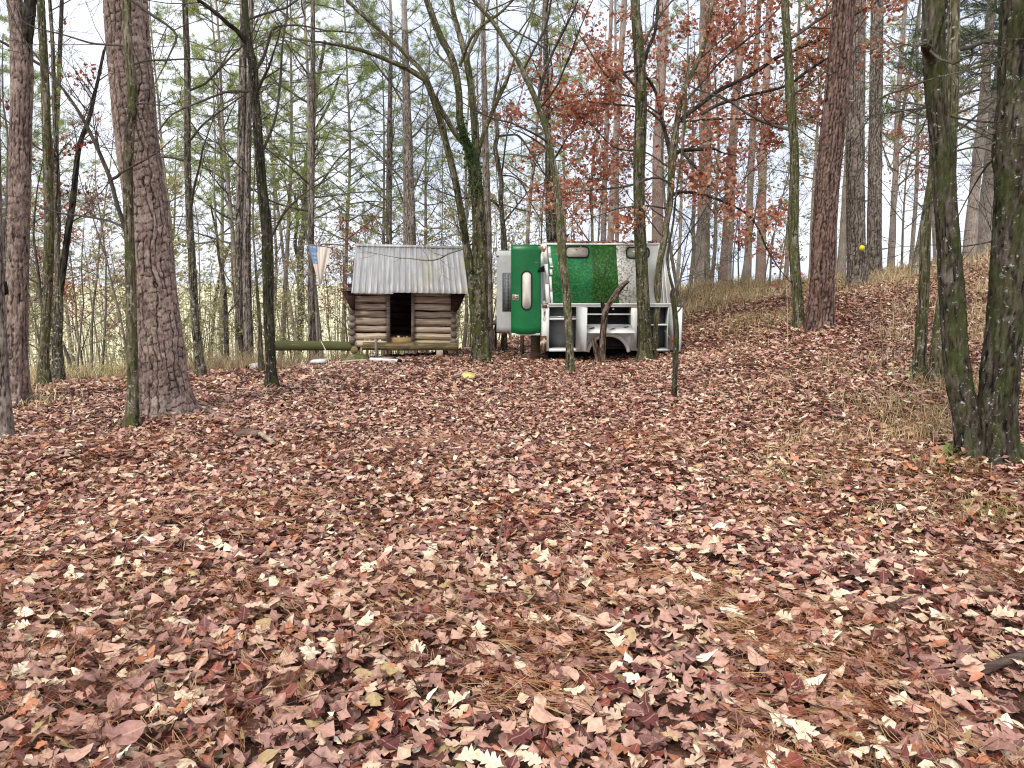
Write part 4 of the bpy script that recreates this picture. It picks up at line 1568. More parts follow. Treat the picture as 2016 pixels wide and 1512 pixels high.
def trace(path, Y0, dY=0.0, base=None):
    """photo path rows (u,v,width px[,dY]) -> world rows (x,y,z,r)"""
    out = []
    n = len(path)
    for i, r in enumerate(path):
        Y = Y0 + dY * i / max(1, n - 1) + (r[3] if len(r) > 3 else 0)
        p = P(r[0], r[1], Y)
        out.append((p[0], p[1], p[2], r[2] * .5 * px(r[1], Y)))
    return np.array(out)


def make_tree(name, label, cat, mat, style, path, forks=(), seed=1, Y=None, top=11.0, nb=6, blo=2.5, flare=.35, limb_mat=None,
              bl=(1.0, 2.2), group=None, leaf=None, maxlev=3, kids=(5, 4, 3), no_crown=False, lean_y=0.0, stub=None):
    rg = np.random.default_rng(seed)
    u, v = path[0][0], path[0][1]
    if Y is None:
        g = G(u, v)
        Y = g[1]
    tr = trace(path, Y, lean_y)
    base = np.array([tr[0, 0], Y, gz(tr[0, 0], Y)])
    tr[0, 2] = base[2]
    foot = tr[0].copy()
    foot[2] -= .15
    # extend above the frame
    d = unit(tr[-1, :3] - tr[-2, :3])
    d = unit(d * .6 + UP * .6)
    ext = []
    p, r = tr[-1, :3].copy(), tr[-1, 3]
    if top > p[2] + .4:
        n = 4
        stp = (top - p[2]) / n
        for i in range(n):
            d = unit(d + rg.normal(0, .06, 3) + UP * .1)
            p = p + d * stp
            ext.append((p[0], p[1], p[2], max(.012, r * (1 - .8 * (i + 1) / n))))
    full = np.concatenate([[foot], tr, np.array(ext)]) if ext else np.concatenate([[foot], tr])
    root = empty(name, base, label, cat, group)
    sd, ring, cell, dep = STYLE[style]
    mb = MB()
    vis = np.concatenate([[foot], tr])
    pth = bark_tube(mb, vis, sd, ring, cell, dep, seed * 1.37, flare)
    if ext:
        e = np.concatenate([tr[-1:], np.array(ext)])
        mb.tube(smooth_path(e, .25)[:, :3], smooth_path(e, .25)[:, 3], 10)
    mb.build('trunk', MAT[mat], root, base)
    cb, tips = MB(), []
    for fk in forks:
        dy = rg.uniform(-.6, .6)
        f = trace(fk, Y, dy)
        # start from the depth of the trunk itself
        sp = smooth_path(f, .08)
        if sp[0, 3] > .028 and dep > 0:
            bark_tube(cb, f, max(12, sd // 2), ring * 1.3, cell, dep * .8, seed * 2.1 + len(tips), 0)
        else:
            cb.tube(sp[:, :3], sp[:, 3], 8)
        # side twigs
        k = max(2, int(len(sp) / 5))
        for _ in range(k):
            i = rg.integers(len(sp) // 4, len(sp) - 1)
            ax = unit(sp[i + 1, :3] - sp[i, :3]) if i + 1 < len(sp) else UP
            per = unit(np.cross(ax, rg.normal(0, 1, 3)))
            grow(cb, sp[i, :3], ax * .7 + per * .8, min(sp[i, 3] * .5, .012), rg.uniform(.4, 1.1), 1, 3, rg, tips, kids)
        if sp[-1, 3] < .028:
          grow(cb, sp[-1, :3], unit(sp[-1, :3] - sp[-3, :3]), max(sp[-1, 3], .005), rg.uniform(.6, 1.3), 1, 3, rg, tips, kids)
    allp = np.concatenate([tr, np.array(ext)]) if ext else tr
    sp = smooth_path(allp, .12)
    cand = np.where(sp[:, 2] > base[2] + blo)[0]
    if len(cand) and not no_crown:
        for b in range(nb):
            i = cand[int(len(cand) * (b + rg.random()) / nb)]
            az = rg.uniform(0, 6.28)
            dd = np.array([math.cos(az), math.sin(az) * .8, rg.uniform(.15, .9)])
            grow(cb, sp[i, :3], dd, min(sp[i, 3] * .45, .016 if 'pine' in mat else .032), rg.uniform(*bl), 0, maxlev, rg, tips, kids)
    BASES.append((base[0], base[1], tr[0, 3]))
    if cb.n:
        cb.build('crown', MAT[limb_mat or 'twig'], root, base)
    if leaf and tips:
        fb = MB()
        n, rows, lmin, lmax, pal, spread = leaf
        leafy(fb, tips, rg, n, rows, lmin, lmax, pal, spread)
        fb.build('foliage', MAT['hang_leaf'], root, base)
    return root


BASES = []
T = make_tree
# --- left side
T('pine_tree', 'rough-barked pine trunk cut off by the left edge of the photo', 'tree', 'pine_grey', 'pine',
  [(4, 872, 40), (2, 760, 30), (-1, 680, 26), (-6, 560, 24), (-10, 400, 22), (-12, 200, 20), (-12, 0, 18)], seed=2, nb=3, blo=5)
T('pine_tree', 'straight pink-brown pine trunk that forks near the top, second trunk from the left edge', 'tree', 'pine', 'pine',
  [(33, 802, 50), (33, 740, 42), (32, 650, 39), (34, 550, 37), (37, 446, 37), (40, 300, 37), (43, 150, 38), (39, 60, 34), (28, 0, 26), (22, -40, 24)],
  [[(50, 95, 22), (54, 50, 23), (60, 0, 22), (66, -60, 20)]], seed=3, nb=4, blo=3.6)
T('oak_tree', 'slim mossy tree at the left clearing edge, leftmost of the group behind the pink-brown pine', 'tree', 'oak_mossy', 'oak',
  [(88, 764, 26), (86, 700, 20), (92, 600, 18), (96, 500, 18), (97, 430, 17), (93, 300, 16), (88, 150, 15), (80, 0, 14)],
  [[(86, 620, 6), (78, 560, 6), (72, 510, 5), (66, 460, 4), (70, 400, 3)]], seed=4, nb=8, blo=2.4)
T('young_tree', 'thin pale grey trunk squeezed between the mossy tree and the twin-stemmed tree at left', 'tree', 'pine_grey', 'thin',
  [(104, 752, 14), (102, 650, 12), (104, 560, 11), (106, 450, 10), (110, 300, 9), (118, 100, 8), (122, 0, 7)], seed=5, nb=8, blo=2.5)
T('oak_tree', 'dark twin-stemmed tree that splits low into a V at the left edge of the clearing', 'tree', 'oak', 'oak',
  [(117, 758, 24), (113, 680, 18), (116, 600, 16), (116, 570, 12), (113, 500, 10), (114, 430, 10), (112, 330, 9), (108, 230, 8), (104, 100, 7), (98, 0, 6)],
  [[(117, 585, 12), (126, 520, 12), (135, 450, 12), (143, 400, 11), (150, 330, 10), (158, 280, 9), (176, 230, 8), (190, 170, 6), (205, 100, 5)]],
  seed=6, nb=8, blo=2.2, leaf=(420, MIDOAK, .06, .1, REDDISH, .05))
T('oak_tree', 'slim green-mossed tree standing right in front of the thick pine', 'tree', 'oak_mossy', 'oak',
  [(258, 848, 30), (261, 800, 23), (261, 720, 21), (259, 650, 20), (257, 550, 19), (254, 450, 18), (252, 360, 18), (253, 300, 18), (257, 240, 19), (262, 205, 19),
   (258, 150, 17), (252, 90, 16), (249, 0, 15)],
  [[(248, 460, 8), (238, 425, 8), (230, 400, 8), (217, 352, 8), (204, 320, 8), (190, 288, 7), (172, 250, 7), (155, 220, 6), (128, 180, 5), (95, 140, 4), (60, 95, 3)],
   [(217, 354, 6), (230, 348, 6), (238, 340, 5)], [(250, 452, 5), (215, 435, 4), (160, 425, 4), (120, 420, 3.5), (85, 410, 3), (65, 400, 2.5)],
   [(250, 90, 5), (215, 88, 4), (180, 85, 4), (130, 70, 3), (70, 55, 2.5)], [(262, 128, 4), (285, 120, 4), (330, 118, 3.5), (390, 116, 3), (440, 125, 2)],
   [(262, 205, 4), (290, 204, 3), (320, 208, 2)], [(262, 2, 6), (300, 30, 6), (330, 50, 5), (348, 70, 5), (340, 95, 4)]],
  seed=7, nb=4, blo=4.2)
T('pine_tree', 'thickest trunk in the photo, a leaning pine with plated brown bark at left', 'tree', 'pine', 'big',
  [(331, 816, 104), (326, 780, 96), (320, 730, 91), (312, 650, 84), (305, 580, 78), (293, 446, 77), (273, 300, 77), (258, 150, 78), (247, 0, 78), (240, -80, 76)],
  seed=8, nb=3, blo=5.2, top=16, flare=.22)
T('young_tree', 'slender grey tree just right of the thick leaning pine', 'tree', 'oak', 'oak',
  [(398, 748, 22), (390, 690, 16), (383, 610, 15), (378, 510, 14), (373, 430, 13), (369, 300, 12), (369, 150, 12), (366, 60, 11), (364, 0, 10)],
  [[(374, 440, 6), (380, 380, 5), (392, 330, 4), (400, 290, 3)], [(372, 280, 4), (400, 245, 4), (440, 215, 3), (490, 180, 2.5)]], seed=9, nb=9, blo=2.8)
T('sapling', 'thin dark sapling leaning right between the grey tree and the paired pale trunks', 'tree', 'oak', 'thin',
  [(414, 724, 8), (418, 660, 7), (423, 600, 7), (432, 550, 7), (440, 515, 6), (452, 485, 5), (464, 458, 4), (480, 420, 3)],
  [[(438, 530, 5), (430, 480, 4), (420, 430, 4), (412, 390, 3)]], seed=10, nb=5, blo=1.2, top=5, bl=(.6, 1.4))
T('sapling', 'short thin sapling in front of the paired pale trunks', 'tree', 'oak', 'thin',
  [(446, 718, 10), (445, 650, 9), (443, 580, 8), (438, 540, 7), (430, 500, 5), (425, 440, 4)], seed=12, nb=6, blo=1.0, top=5.5, bl=(.5, 1.3))
T('pine_tree', 'left one of two pale grey trunks standing side by side beyond the crest', 'tree', 'pine_grey', 'oak',
  [(470, 712, 17), (471, 600, 16), (472, 450, 17), (476, 300, 18), (478, 150, 15), (480, 0, 12)], seed=13, Y=18.5, nb=8, blo=4)
T('pine_tree', 'right one of two pale grey trunks standing side by side beyond the crest', 'tree', 'pine_grey', 'oak',
  [(489, 712, 18), (487, 600, 17), (486, 480, 15), (488, 330, 12), (492, 150, 10), (494, 0, 9)], seed=14, Y=17.8, nb=8, blo=4)
T('oak_tree', 'dark mossy tree with crooked limbs standing at the left end of the mossy log', 'tree', 'oak_dark', 'oak',
  [(536, 768, 28), (534, 720, 20), (529, 620, 20), (527, 510, 21), (524, 440, 20), (517, 380, 19), (511, 300, 18), (503, 200, 17), (498, 130, 17), (490, 90, 15), (484, 40, 12), (482, 0, 11)],
  [[(490, 92, 10), (468, 62, 9), (450, 48, 9), (430, 30, 8), (405, 10, 7), (390, 0, 6)],
   [(500, 178, 7), (480, 180, 6), (450, 180, 5), (420, 190, 4.5), (400, 198, 4), (340, 225, 3), (310, 262, 2.5)],
   [(502, 140, 7), (520, 110, 6), (535, 60, 5), (548, 52, 4), (590, 50, 4), (640, 60, 3)], [(512, 310, 6), (540, 240, 5), (551, 170, 5), (556, 90, 4), (565, 30, 4)],
   [(528, 480, 5), (560, 420, 4), (600, 380, 3), (650, 350, 2.5)]], seed=15, nb=5, blo=3.4)
T('sapling', 'short stubby stem hidden behind the foot of the dark mossy tree', 'tree', 'oak_mossy', 'thin',
  [(516, 738, 12), (513, 690, 10), (511, 640, 8), (507, 580, 6), (503, 520, 4)], seed=16, nb=4, blo=.9, top=4, bl=(.4, .9))
T('young_tree', 'grey-barked slim tree standing before the mossy log, forked at head height', 'tree', 'oak', 'oak',
  [(584, 722, 17), (590, 660, 14), (593, 600, 14), (591, 540, 14), (592, 490, 13), (600, 440, 14), (603, 380, 15), (606, 330, 15), (612, 270, 13), (618, 220, 10), (626, 160, 8), (640, 80, 6)],
  [[(590, 520, 7), (581, 480, 7), (586, 430, 6), (580, 380, 5)], [(606, 300, 6), (622, 255, 5), (650, 200, 5), (668, 150, 4)],
   [(590, 560, 4), (610, 530, 3), (628, 485, 3), (660, 482, 2.5), (690, 485, 2)], [(600, 400, 5), (640, 350, 4), (660, 320, 3), (690, 290, 3)]], seed=17, nb=7, blo=2.6)
T('pine_tree', 'straight brown pine trunk behind the flag', 'tree', 'pine_grey', 'oak',
  [(615, 690, 15), (613, 600, 14), (612, 500, 12), (614, 350, 11), (616, 200, 10), (616, 0, 8)], seed=18, Y=18.3, nb=8, blo=4)
T('pine_tree', 'thinner of two pine trunks rising behind the cabin roof', 'tree', 'pine_grey', 'oak',
  [(766, 690, 12), (766, 500, 11), (766, 400, 11), (767, 300, 12), (768, 200, 9), (770, 60, 7)], seed=19, Y=24, nb=14, blo=5, bl=(1, 2.6))
T('pine_tree', 'thicker of two pine trunks rising behind the cabin roof', 'tree', 'pine_grey', 'pine',
  [(809, 700, 27), (807, 500, 25), (806, 430, 23), (803, 300, 19), (800, 180, 15), (797, 60, 12)], seed=20, Y=21, nb=14, blo=4.5, bl=(1, 2.4))

# --- centre
ivy_tree = T('oak_tree', 'big mossy oak beside the cabin, several arching stems, ivy on the trunk', 'tree', 'oak_mossy', 'oak',
  [(948, 714, 40), (946, 670, 34), (945, 560, 31), (944, 450, 28), (938, 370, 25), (931, 315, 27), (919, 283, 18), (906, 238, 15), (903, 179, 14), (891, 119, 14), (864, 65, 13), (840, 0, 12)],
  [[(934, 320, 17), (936, 268, 15), (928, 179, 14), (918, 119, 13), (905, 70, 11), (894, 30, 10), (888, 0, 9)],
   [(940, 308, 9), (950, 270, 8), (965, 232, 8), (977, 202, 9), (987, 180, 8), (995, 165, 8), (1005, 140, 5)],
   [(940, 700, 20), (934, 620, 17), (925, 530, 17), (913, 450, 15), (901, 380, 14), (888, 320, 14), (880, 290, 13), (868, 240, 13), (855, 200, 13), (845, 172, 13), (838, 158, 12),
    (811, 140, 11), (790, 130, 10), (757, 116, 9), (720, 102, 8), (683, 92, 7), (650, 86, 5), (623, 82, 4)],
   [(850, 180, 10), (834, 145, 9), (811, 119, 9), (785, 93, 8), (757, 68, 8), (720, 35, 8), (683, 0, 7)],
   [(919, 290, 11), (896, 262, 10), (880, 235, 10), (866, 212, 9), (858, 190, 8)],
   [(930, 480, 4), (911, 490, 3.2), (882, 500, 3), (868, 508, 3), (845, 513, 2.5), (807, 509, 2)],
   [(905, 130, 7), (925, 80, 6), (950, 50, 6), (985, 25, 5), (1010, 0, 4)], [(917, 120, 6), (930, 90, 6), (945, 55, 5), (958, 20, 5)]], seed=21, nb=3, blo=4.6, limb_mat='oak_mossy')
T('young_tree', 'slender wavy grey tree between the big mossy oak and the truck doors', 'tree', 'oak', 'oak',
  [(993, 707, 13), (992, 640, 10), (993, 560, 10), (994, 490, 10), (990, 440, 9), (986, 400, 9), (987, 360, 9), (980, 320, 9), (975, 290, 9), (979, 265, 8), (976, 235, 7), (972, 205, 6), (980, 150, 5)],
  [[(986, 410, 5), (970, 396, 5), (945, 388, 4), (915, 390, 4)], [(980, 268, 4), (1000, 266, 4), (1022, 268, 4), (1045, 300, 3), (1070, 340, 2.5)],
   [(982, 345, 4), (1010, 348, 3), (1030, 365, 3), (1045, 400, 2.5)]], seed=22, Y=17.3, nb=7, blo=2.6)
T('pine_tree', 'pale tan pine trunk just behind the big mossy oak', 'tree', 'pine_grey', 'pine',
  [(963, 694, 22), (961, 600, 18), (960, 450, 15), (957, 350, 13), (955, 250, 12), (952, 100, 9), (950, 0, 8)], seed=23, Y=16.4, nb=6, blo=4.5, top=14)
T('oak_tree', 'thin lichen-speckled tree curving up to the left in front of the truck side', 'tree', 'oak_mossy', 'oak',
  [(1121, 738, 24), (1122, 705, 16), (1119, 640, 15), (1115, 580, 16), (1108, 520, 17), (1105, 475, 17), (1102, 430, 16), (1096, 370, 13), (1087, 312, 12), (1075, 253, 12), (1057, 202, 11),
   (1039, 160, 10), (1024, 128, 9), (1000, 90, 8), (972, 45, 8), (945, 15, 7), (930, -5, 7)],
  [[(1058, 205, 6), (1070, 150, 6), (1090, 100, 5), (1110, 60, 5), (1130, 20, 4)], [(1030, 138, 5), (1050, 100, 5), (1075, 50, 5), (1085, 0, 4)],
   [(1085, 300, 4), (1060, 280, 4), (1030, 262, 3), (1010, 255, 2)]], seed=24, nb=6, blo=3.4, top=7)
T('pine_tree', 'thick pale trunk seen behind the thin curved tree, above the truck roof', 'tree', 'oak', 'oak',
  [(1092, 690, 28), (1089, 500, 25), (1085, 430, 22), (1083, 380, 19), (1080, 300, 15), (1076, 180, 12), (1074, 60, 9)], seed=25, Y=19.5, nb=10, blo=4, bl=(1, 2.5))
T('oak_tree', 'upright mossy oak in front of the right-hand truck window', 'tree', 'oak_mossy', 'oak',
  [(1270, 716, 38), (1270, 690, 29), (1268, 620, 26), (1264, 544, 24), (1261, 475, 24), (1258, 400, 22), (1259, 300, 24), (1262, 200, 23), (1258, 100, 22), (1252, 30, 19), (1250, -10, 18)],
  [[(1262, 150, 8), (1275, 100, 7), (1290, 60, 6), (1296, 0, 6)], [(1250, 170, 5), (1225, 145, 5), (1205, 160, 4), (1180, 130, 3)]], seed=26, nb=5, blo=4.2, top=12)
R_tree = T('oak_tree', 'knobbly slim oak holding brown leaves, forked just above the truck roof', 'tree', 'oak_mossy', 'oak',
  [(1286, 704, 20), (1289, 650, 14), (1294, 600, 13), (1295, 560, 14), (1298, 520, 12), (1306, 480, 13), (1312, 440, 12), (1319, 400, 12), (1322, 340, 14), (1325, 300, 16), (1333, 240, 11),
   (1345, 180, 10), (1370, 130, 9), (1388, 80, 8), (1400, 20, 7)],
  [[(1322, 312, 10), (1312, 270, 8), (1300, 220, 7), (1290, 180, 6), (1270, 150, 5), (1240, 140, 4), (1200, 160, 3)], [(1328, 302, 8), (1345, 296, 8), (1380, 294, 7), (1405, 293, 5), (1420, 300, 3)],
   [(1343, 299, 6), (1365, 325, 5), (1385, 345, 4), (1400, 360, 3)],
   [(1340, 235, 8), (1380, 205, 8), (1416, 178, 8), (1476, 149, 8), (1530, 113, 7), (1580, 92, 6), (1619, 74, 6), (1667, 39, 5), (1723, 6, 4)],
   [(1380, 225, 7), (1411, 208, 6), (1464, 190, 6), (1545, 170, 5), (1590, 140, 5), (1631, 113, 4), (1660, 90, 3)],
   [(1320, 385, 7), (1345, 378, 6), (1390, 385, 6), (1430, 400, 5), (1480, 430, 4), (1510, 490, 3)],
   [(1318, 360, 5), (1290, 350, 4), (1240, 365, 4), (1190, 372, 3), (1120, 378, 2)], [(1318, 330, 4), (1270, 300, 3), (1210, 290, 3), (1160, 240, 2.5)],
   [(1312, 250, 5), (1270, 215, 4), (1200, 205, 4), (1140, 200, 3), (1080, 215, 2)], [(1350, 200, 5), (1420, 120, 4), (1480, 70, 4), (1530, 20, 3)],
   [(1310, 410, 4), (1270, 405, 3), (1220, 410, 3), (1190, 420, 2)], [(1340, 240, 4), (1400, 235, 4), (1470, 235, 3), (1540, 245, 2.5)], [(1300, 225, 4), (1240, 190, 3.5), (1170, 185, 3), (1110, 190, 2)]],
  seed=27, nb=2, blo=4.6, top=8, leaf=(7500, MIDOAK, .07, .125, BROWN, .12))
T('dead_stem', 'bare forked dead stem leaning across the wheel arch of the truck', 'tree', 'stick_bark', 'thin',
  [(1185, 707, 13), (1187, 660, 13), (1191, 620, 13), (1194, 608, 11), (1205, 590, 11), (1218, 572, 11), (1228, 560, 10), (1238, 553, 7)],
  [[(1191, 622, 9), (1188, 608, 9), (1186, 598, 8)]], seed=28, Y=14.2, top=0, no_crown=True, flare=.1)
T('dead_stem', 'short broken pale stump stick leaning beside the wheel arch', 'tree', 'stick_bark', 'thin',
  [(1178, 708, 11), (1174, 690, 11), (1170, 675, 10), (1168, 667, 8)], seed=29, Y=14.25, top=0, no_crown=True, flare=.05)
T('sapling', 'thin crooked dark sapling before the right end of the truck', 'tree', 'oak_dark', 'thin',
  [(1329, 792, 9), (1328, 760, 9), (1330, 704, 11), (1331, 650, 11), (1327, 600, 10), (1323, 580, 9), (1325, 570, 7), (1318, 540, 5), (1314, 510, 5), (1318, 480, 4), (1325, 440, 4), (1330, 390, 3)],
  [[(1324, 575, 5), (1332, 565, 5), (1337, 555, 4), (1350, 520, 3)], [(1328, 620, 3), (1345, 600, 3), (1360, 560, 2)]], seed=30, nb=4, blo=1.4, top=4.2, bl=(.4, .9))

# --- right side
T('oak_tree', 'slim green-mossed tree touching the left side of the reddish pine on the bank', 'tree', 'oak_mossy', 'oak',
  [(1573, 652, 24), (1571, 600, 20), (1566, 540, 20), (1562, 470, 20), (1563, 400, 19), (1564, 300, 17), (1556, 200, 18), (1552, 120, 16), (1545, 0, 15)],
  [[(1556, 190, 5), (1600, 160, 4), (1650, 120, 3)]], seed=31, nb=6, blo=3.2, leaf=(350, MIDOAK, .06, .1, BROWN, .06))
T('pine_tree', 'reddish-brown pine with deep plated bark on the bank', 'tree', 'pine_red', 'pine',
  [(1614, 648, 56), (1617, 600, 48), (1620, 520, 45), (1623, 446, 45), (1635, 300, 45), (1645, 200, 45), (1655, 100, 43), (1662, 0, 42)], seed=32, nb=3, blo=5.5, top=16, flare=.15)
T('pine_tree', 'grey pine bearing a yellow round marker, higher up the bank', 'tree', 'pine_grey', 'pine',
  [(1688, 567, 40), (1687, 520, 36), (1685, 440, 34), (1684, 300, 33), (1687, 150, 30), (1690, 0, 27)], seed=33, nb=4, blo=6, top=18, flare=.15, leaf=None)
T('pine_tree', 'light grey pine trunk half hidden behind the yellow-marked pine', 'tree', 'pine_grey', 'pine',
  [(1719, 552, 30), (1721, 480, 27), (1723, 300, 25), (1725, 150, 24), (1727, 0, 22)], seed=34, Y=21, nb=4, blo=7, top=18)
T('oak_tree', 'mossy stem on the left of the low clump at right', 'tree', 'oak_mossy', 'oak',
  [(1811, 753, 34), (1811, 710, 24), (1816, 620, 20), (1820, 540, 19), (1822, 460, 19), (1826, 400, 14), (1834, 340, 12), (1840, 240, 11), (1846, 100, 9)], seed=35, nb=4, blo=2.6)
T('oak_tree', 'green-mossed stem directly behind the dark lichen-spotted oak at right', 'tree', 'oak_mossy', 'oak',
  [(1846, 756, 30), (1844, 705, 23), (1852, 620, 21), (1862, 540, 18), (1869, 400, 20), (1873, 250, 22), (1877, 100, 22), (1879, 0, 20)],
  [[(1870, 270, 5), (1920, 230, 4), (1965, 190, 4), (1990, 150, 3)], [(1872, 300, 4), (1920, 290, 3), (1960, 300, 2)]], seed=36, nb=5, blo=2.8)
T('oak_tree', 'dark oak with white lichen patches, left of the two big trunks at right', 'tree', 'oak_dark', 'pine',
  [(1913, 908, 62), (1908, 870, 50), (1903, 820, 47), (1890, 760, 46), (1880, 680, 45), (1874, 580, 44), (1867, 480, 41), (1860, 380, 40), (1856, 300, 41), (1846, 220, 37), (1840, 120, 40), (1838, 50, 40), (1837, -10, 38)],
  [[(1842, 130, 20), (1830, 104, 20), (1821, 92, 14), (1818, 88, 3)], [(1856, 225, 5), (1900, 235, 4), (1940, 240, 4), (1975, 242, 3)], [(1845, 150, 5), (1780, 175, 4), (1730, 195, 4), (1712, 230, 3)],
   [(1862, 300, 4), (1910, 275, 3), (1950, 265, 2)]], seed=37, nb=3, blo=3.6, flare=.22, limb_mat='oak_dark')
T('oak_tree', 'thick black-green oak cut off by the right edge, lichen at its base', 'tree', 'oak_dark', 'pine',
  [(1966, 912, 84), (1963, 870, 70), (1964, 800, 66), (1972, 700, 64), (1983, 600, 66), (1990, 450, 62), (1995, 350, 64), (1990, 290, 62), (1998, 200, 60), (2003, 100, 62), (2005, 0, 60)],
  [[(1990, 110, 5), (1950, 125, 4), (1900, 140, 3)], [(1970, 300, 5), (1940, 330, 4), (1915, 370, 3)], [(1975, 470, 4), (1940, 478, 3), (1900, 485, 2.5)]], seed=38, nb=3, blo=3.6, flare=.2, limb_mat='oak_dark')

# leaves drifted against the feet of the trunks
dl = MB()
dg = np.random.default_rng(71)
for (bx_, by_, br_) in BASES:
    n = int(30 + 260 * br_)
    a_ = dg.uniform(0, 6.28, n)
    q_ = dg.random(n) ** 1.5
    rr_ = br_ * 1.15 + .02 + q_ * .22
    x_, y_ = bx_ + np.cos(a_) * rr_, by_ + np.sin(a_) * rr_
    z_ = ground(x_, y_) + .03 + (1 - q_) * dg.random(n) * .09
    col_ = PC[dg.choice(len(PW), n, p=PW)] * dg.uniform(.75, 1.1, (n, 1))
    leaves(dl, MIDOAK if by_ < 10 else LOWOAK, np.stack([x_, y_, z_], 1), dg.uniform(.05, .10, n), dg.uniform(0, 6.28, n), dg.normal(0, .5, n), dg.normal(0, .5, n), dg.normal(.15, .3, n), dg.normal(0, .3, n), col_, dg)
tag(dl.build('leaf_drifts', MAT['leaf']), 'brown leaves drifted against the feet of the tree trunks', 'leaves', kind='stuff')
# ------------------------------------------------------------------ the wood behind: prototypes, then copies
def proto_hardwood(seed, H, r, nprim, leaf=None, first=2.0, bl=(1.2, 2.8), maxlev=3, kids=(5, 4, 3), name='bare_tree', mat='bare', wig=.2):
    rg = np.random.default_rng(seed)
    root = empty(name, (0, 0, 0), 'x', 'tree')
    n = 12
    pts = [np.array([0, 0, -.3])]
    d = UP.copy()
    for i in range(n):
        d = unit(d + rg.normal(0, .07, 3) * np.array([1, 1, 0]) + UP * .12)
        pts.append(pts[-1] + d * (H + .3) / n)
    pts = np.array(pts)
    rad = np.linspace(r, r * .12, n + 1)
    rad[0] *= 1.3
    mb = MB()
    pr = smooth_path(np.column_stack([pts, rad]), .25)
    mb.tube(pr[:, :3], pr[:, 3] * (1 + .1 * rg.normal(0, 1, len(pr)) * .4), 10)
    mb.build('trunk', MAT[mat], root)
    cb, tips = MB(), []
    for b in range(nprim):
        h = first + (H - first - .3) * (b + rg.random()) / nprim
        i = int(np.argmin(abs(pr[:, 2] - h)))
        az = b * 2.4 + rg.normal(0, .5)
        dd = np.array([math.cos(az), math.sin(az), rg.uniform(.35, 1.1)])
        grow(cb, pr[i, :3], dd, min(pr[i, 3] * .5, .035), rg.uniform(*bl) * (1.15 - .55 * h / H), 0, maxlev, rg, tips, kids, wig, .05, .003)
    cb.build('crown', MAT['twig' if mat != 'bare' else 'bare'], root)
    if leaf:
        fb = MB()
        nl, rows, a, b_, pal, sp = leaf
        leafy(fb, tips, rg, nl, rows, a, b_, pal, sp)
        fb.build('foliage', MAT['hang_leaf'], root)
    return root


def proto_pine(seed, H, r, h0, nbr, ntuft, L0, name='pine_tree', mat='pine_grey', pal=PINEGREEN, nl=.21, w=.0075, nn=18, dead=14, h1=None):
    rg = np.random.default_rng(seed)
    root = empty(name, (0, 0, 0), 'x', 'tree')
    n = 10
    pts = [np.array([0, 0, -.3])]
    d = UP.copy()
    for i in range(n):
        d = unit(d + rg.normal(0, .03, 3) * np.array([1, 1, 0]) + UP * .2)
        pts.append(pts[-1] + d * (H + .3) / n)
    pts = np.array(pts)
    rad = np.linspace(r, r * .15, n + 1) 
    rad[0] *= 1.25
    pr = smooth_path(np.column_stack([pts, rad]), .3)
    mb = MB()
    mb.tube(pr[:, :3], pr[:, 3] * (1 + .05 * rg.normal(0, 1, len(pr))), 12)
    mb.build('trunk', MAT[mat], root)
    cb, cen = MB(), []
    tips = []
    for b in range(dead):
        h = rg.uniform(1.5, h0)
        i = int(np.argmin(abs(pr[:, 2] - h)))
        az = rg.uniform(0, 6.28)
        grow(cb, pr[i, :3], np.array([math.cos(az), math.sin(az), rg.uniform(-.2, .4)]), .012, rg.uniform(.4, 1.5), 1, 3, rg, tips, (3, 3, 2), .25, 0)
    for b in range(nbr):
        t = (b + rg.random()) / nbr
        h = h0 + (H - h0 - .2) * t
        i = int(np.argmin(abs(pr[:, 2] - h)))
        az = b * 2.4 + rg.normal(0, .4)
        L = L0 * (1.05 - .75 * t) * rg.uniform(.6, 1.15)
        sub = []
        dd = np.array([math.cos(az), math.sin(az), rg.uniform(-.05, .55)])
        grow(cb, pr[i, :3], dd, .028 * (1.1 - .6 * t), L, 1, 2, rg, sub, (5, 5), .16, .03)
        for s_ in sub:
            k = max(1, ntuft // 3)
            q = s_[rg.integers(len(s_) // 3, len(s_), k)]
            cen.append(q + rg.normal(0, .06, q.shape))
    cb.build('crown', MAT['bare'], root)
    fb = MB()
    needle_tufts(fb, np.concatenate(cen), rg, nn, nl, w, pal)
    fb.build('foliage', MAT['needle'], root)
    return root


HW = [proto_hardwood(101, 11, .085, 15), proto_hardwood(102, 9, .065, 14), proto_hardwood(103, 13, .11, 17, first=3.0), proto_hardwood(104, 8, .05, 13, first=1.2),
      proto_hardwood(105, 10, .075, 14, first=1.6, bl=(1.4, 3.0))]
SAP = [proto_hardwood(111, 4.2, .022, 11, first=.5, bl=(.6, 1.4), maxlev=2, name='sapling'), proto_hardwood(112, 3.2, .018, 10, first=.4, bl=(.5, 1.2), maxlev=2, name='sapling',
       leaf=(500, LOWOAK, .05, .09, [lin(200, 190, 136), lin(178, 180, 118), lin(206, 184, 146), lin(166, 170, 116)], .06)),
       proto_hardwood(113, 5.0, .028, 12, first=.8, bl=(.8, 1.6), maxlev=2, name='sapling', leaf=(300, LOWOAK, .06, .1, [lin(206, 190, 150), lin(186, 180, 130), lin(190, 160, 132)], .06))]
BRN = [proto_hardwood(121, 8.5, .06, 14, first=1.6, leaf=(2100, LOWOAK, .07, .12, BROWN, .09), name='oak_tree', mat='oak'),
       proto_hardwood(122, 7.0, .05, 13, first=1.2, leaf=(1600, LOWOAK, .07, .12, BROWN + REDDISH[1:2], .09), name='oak_tree', mat='oak')]
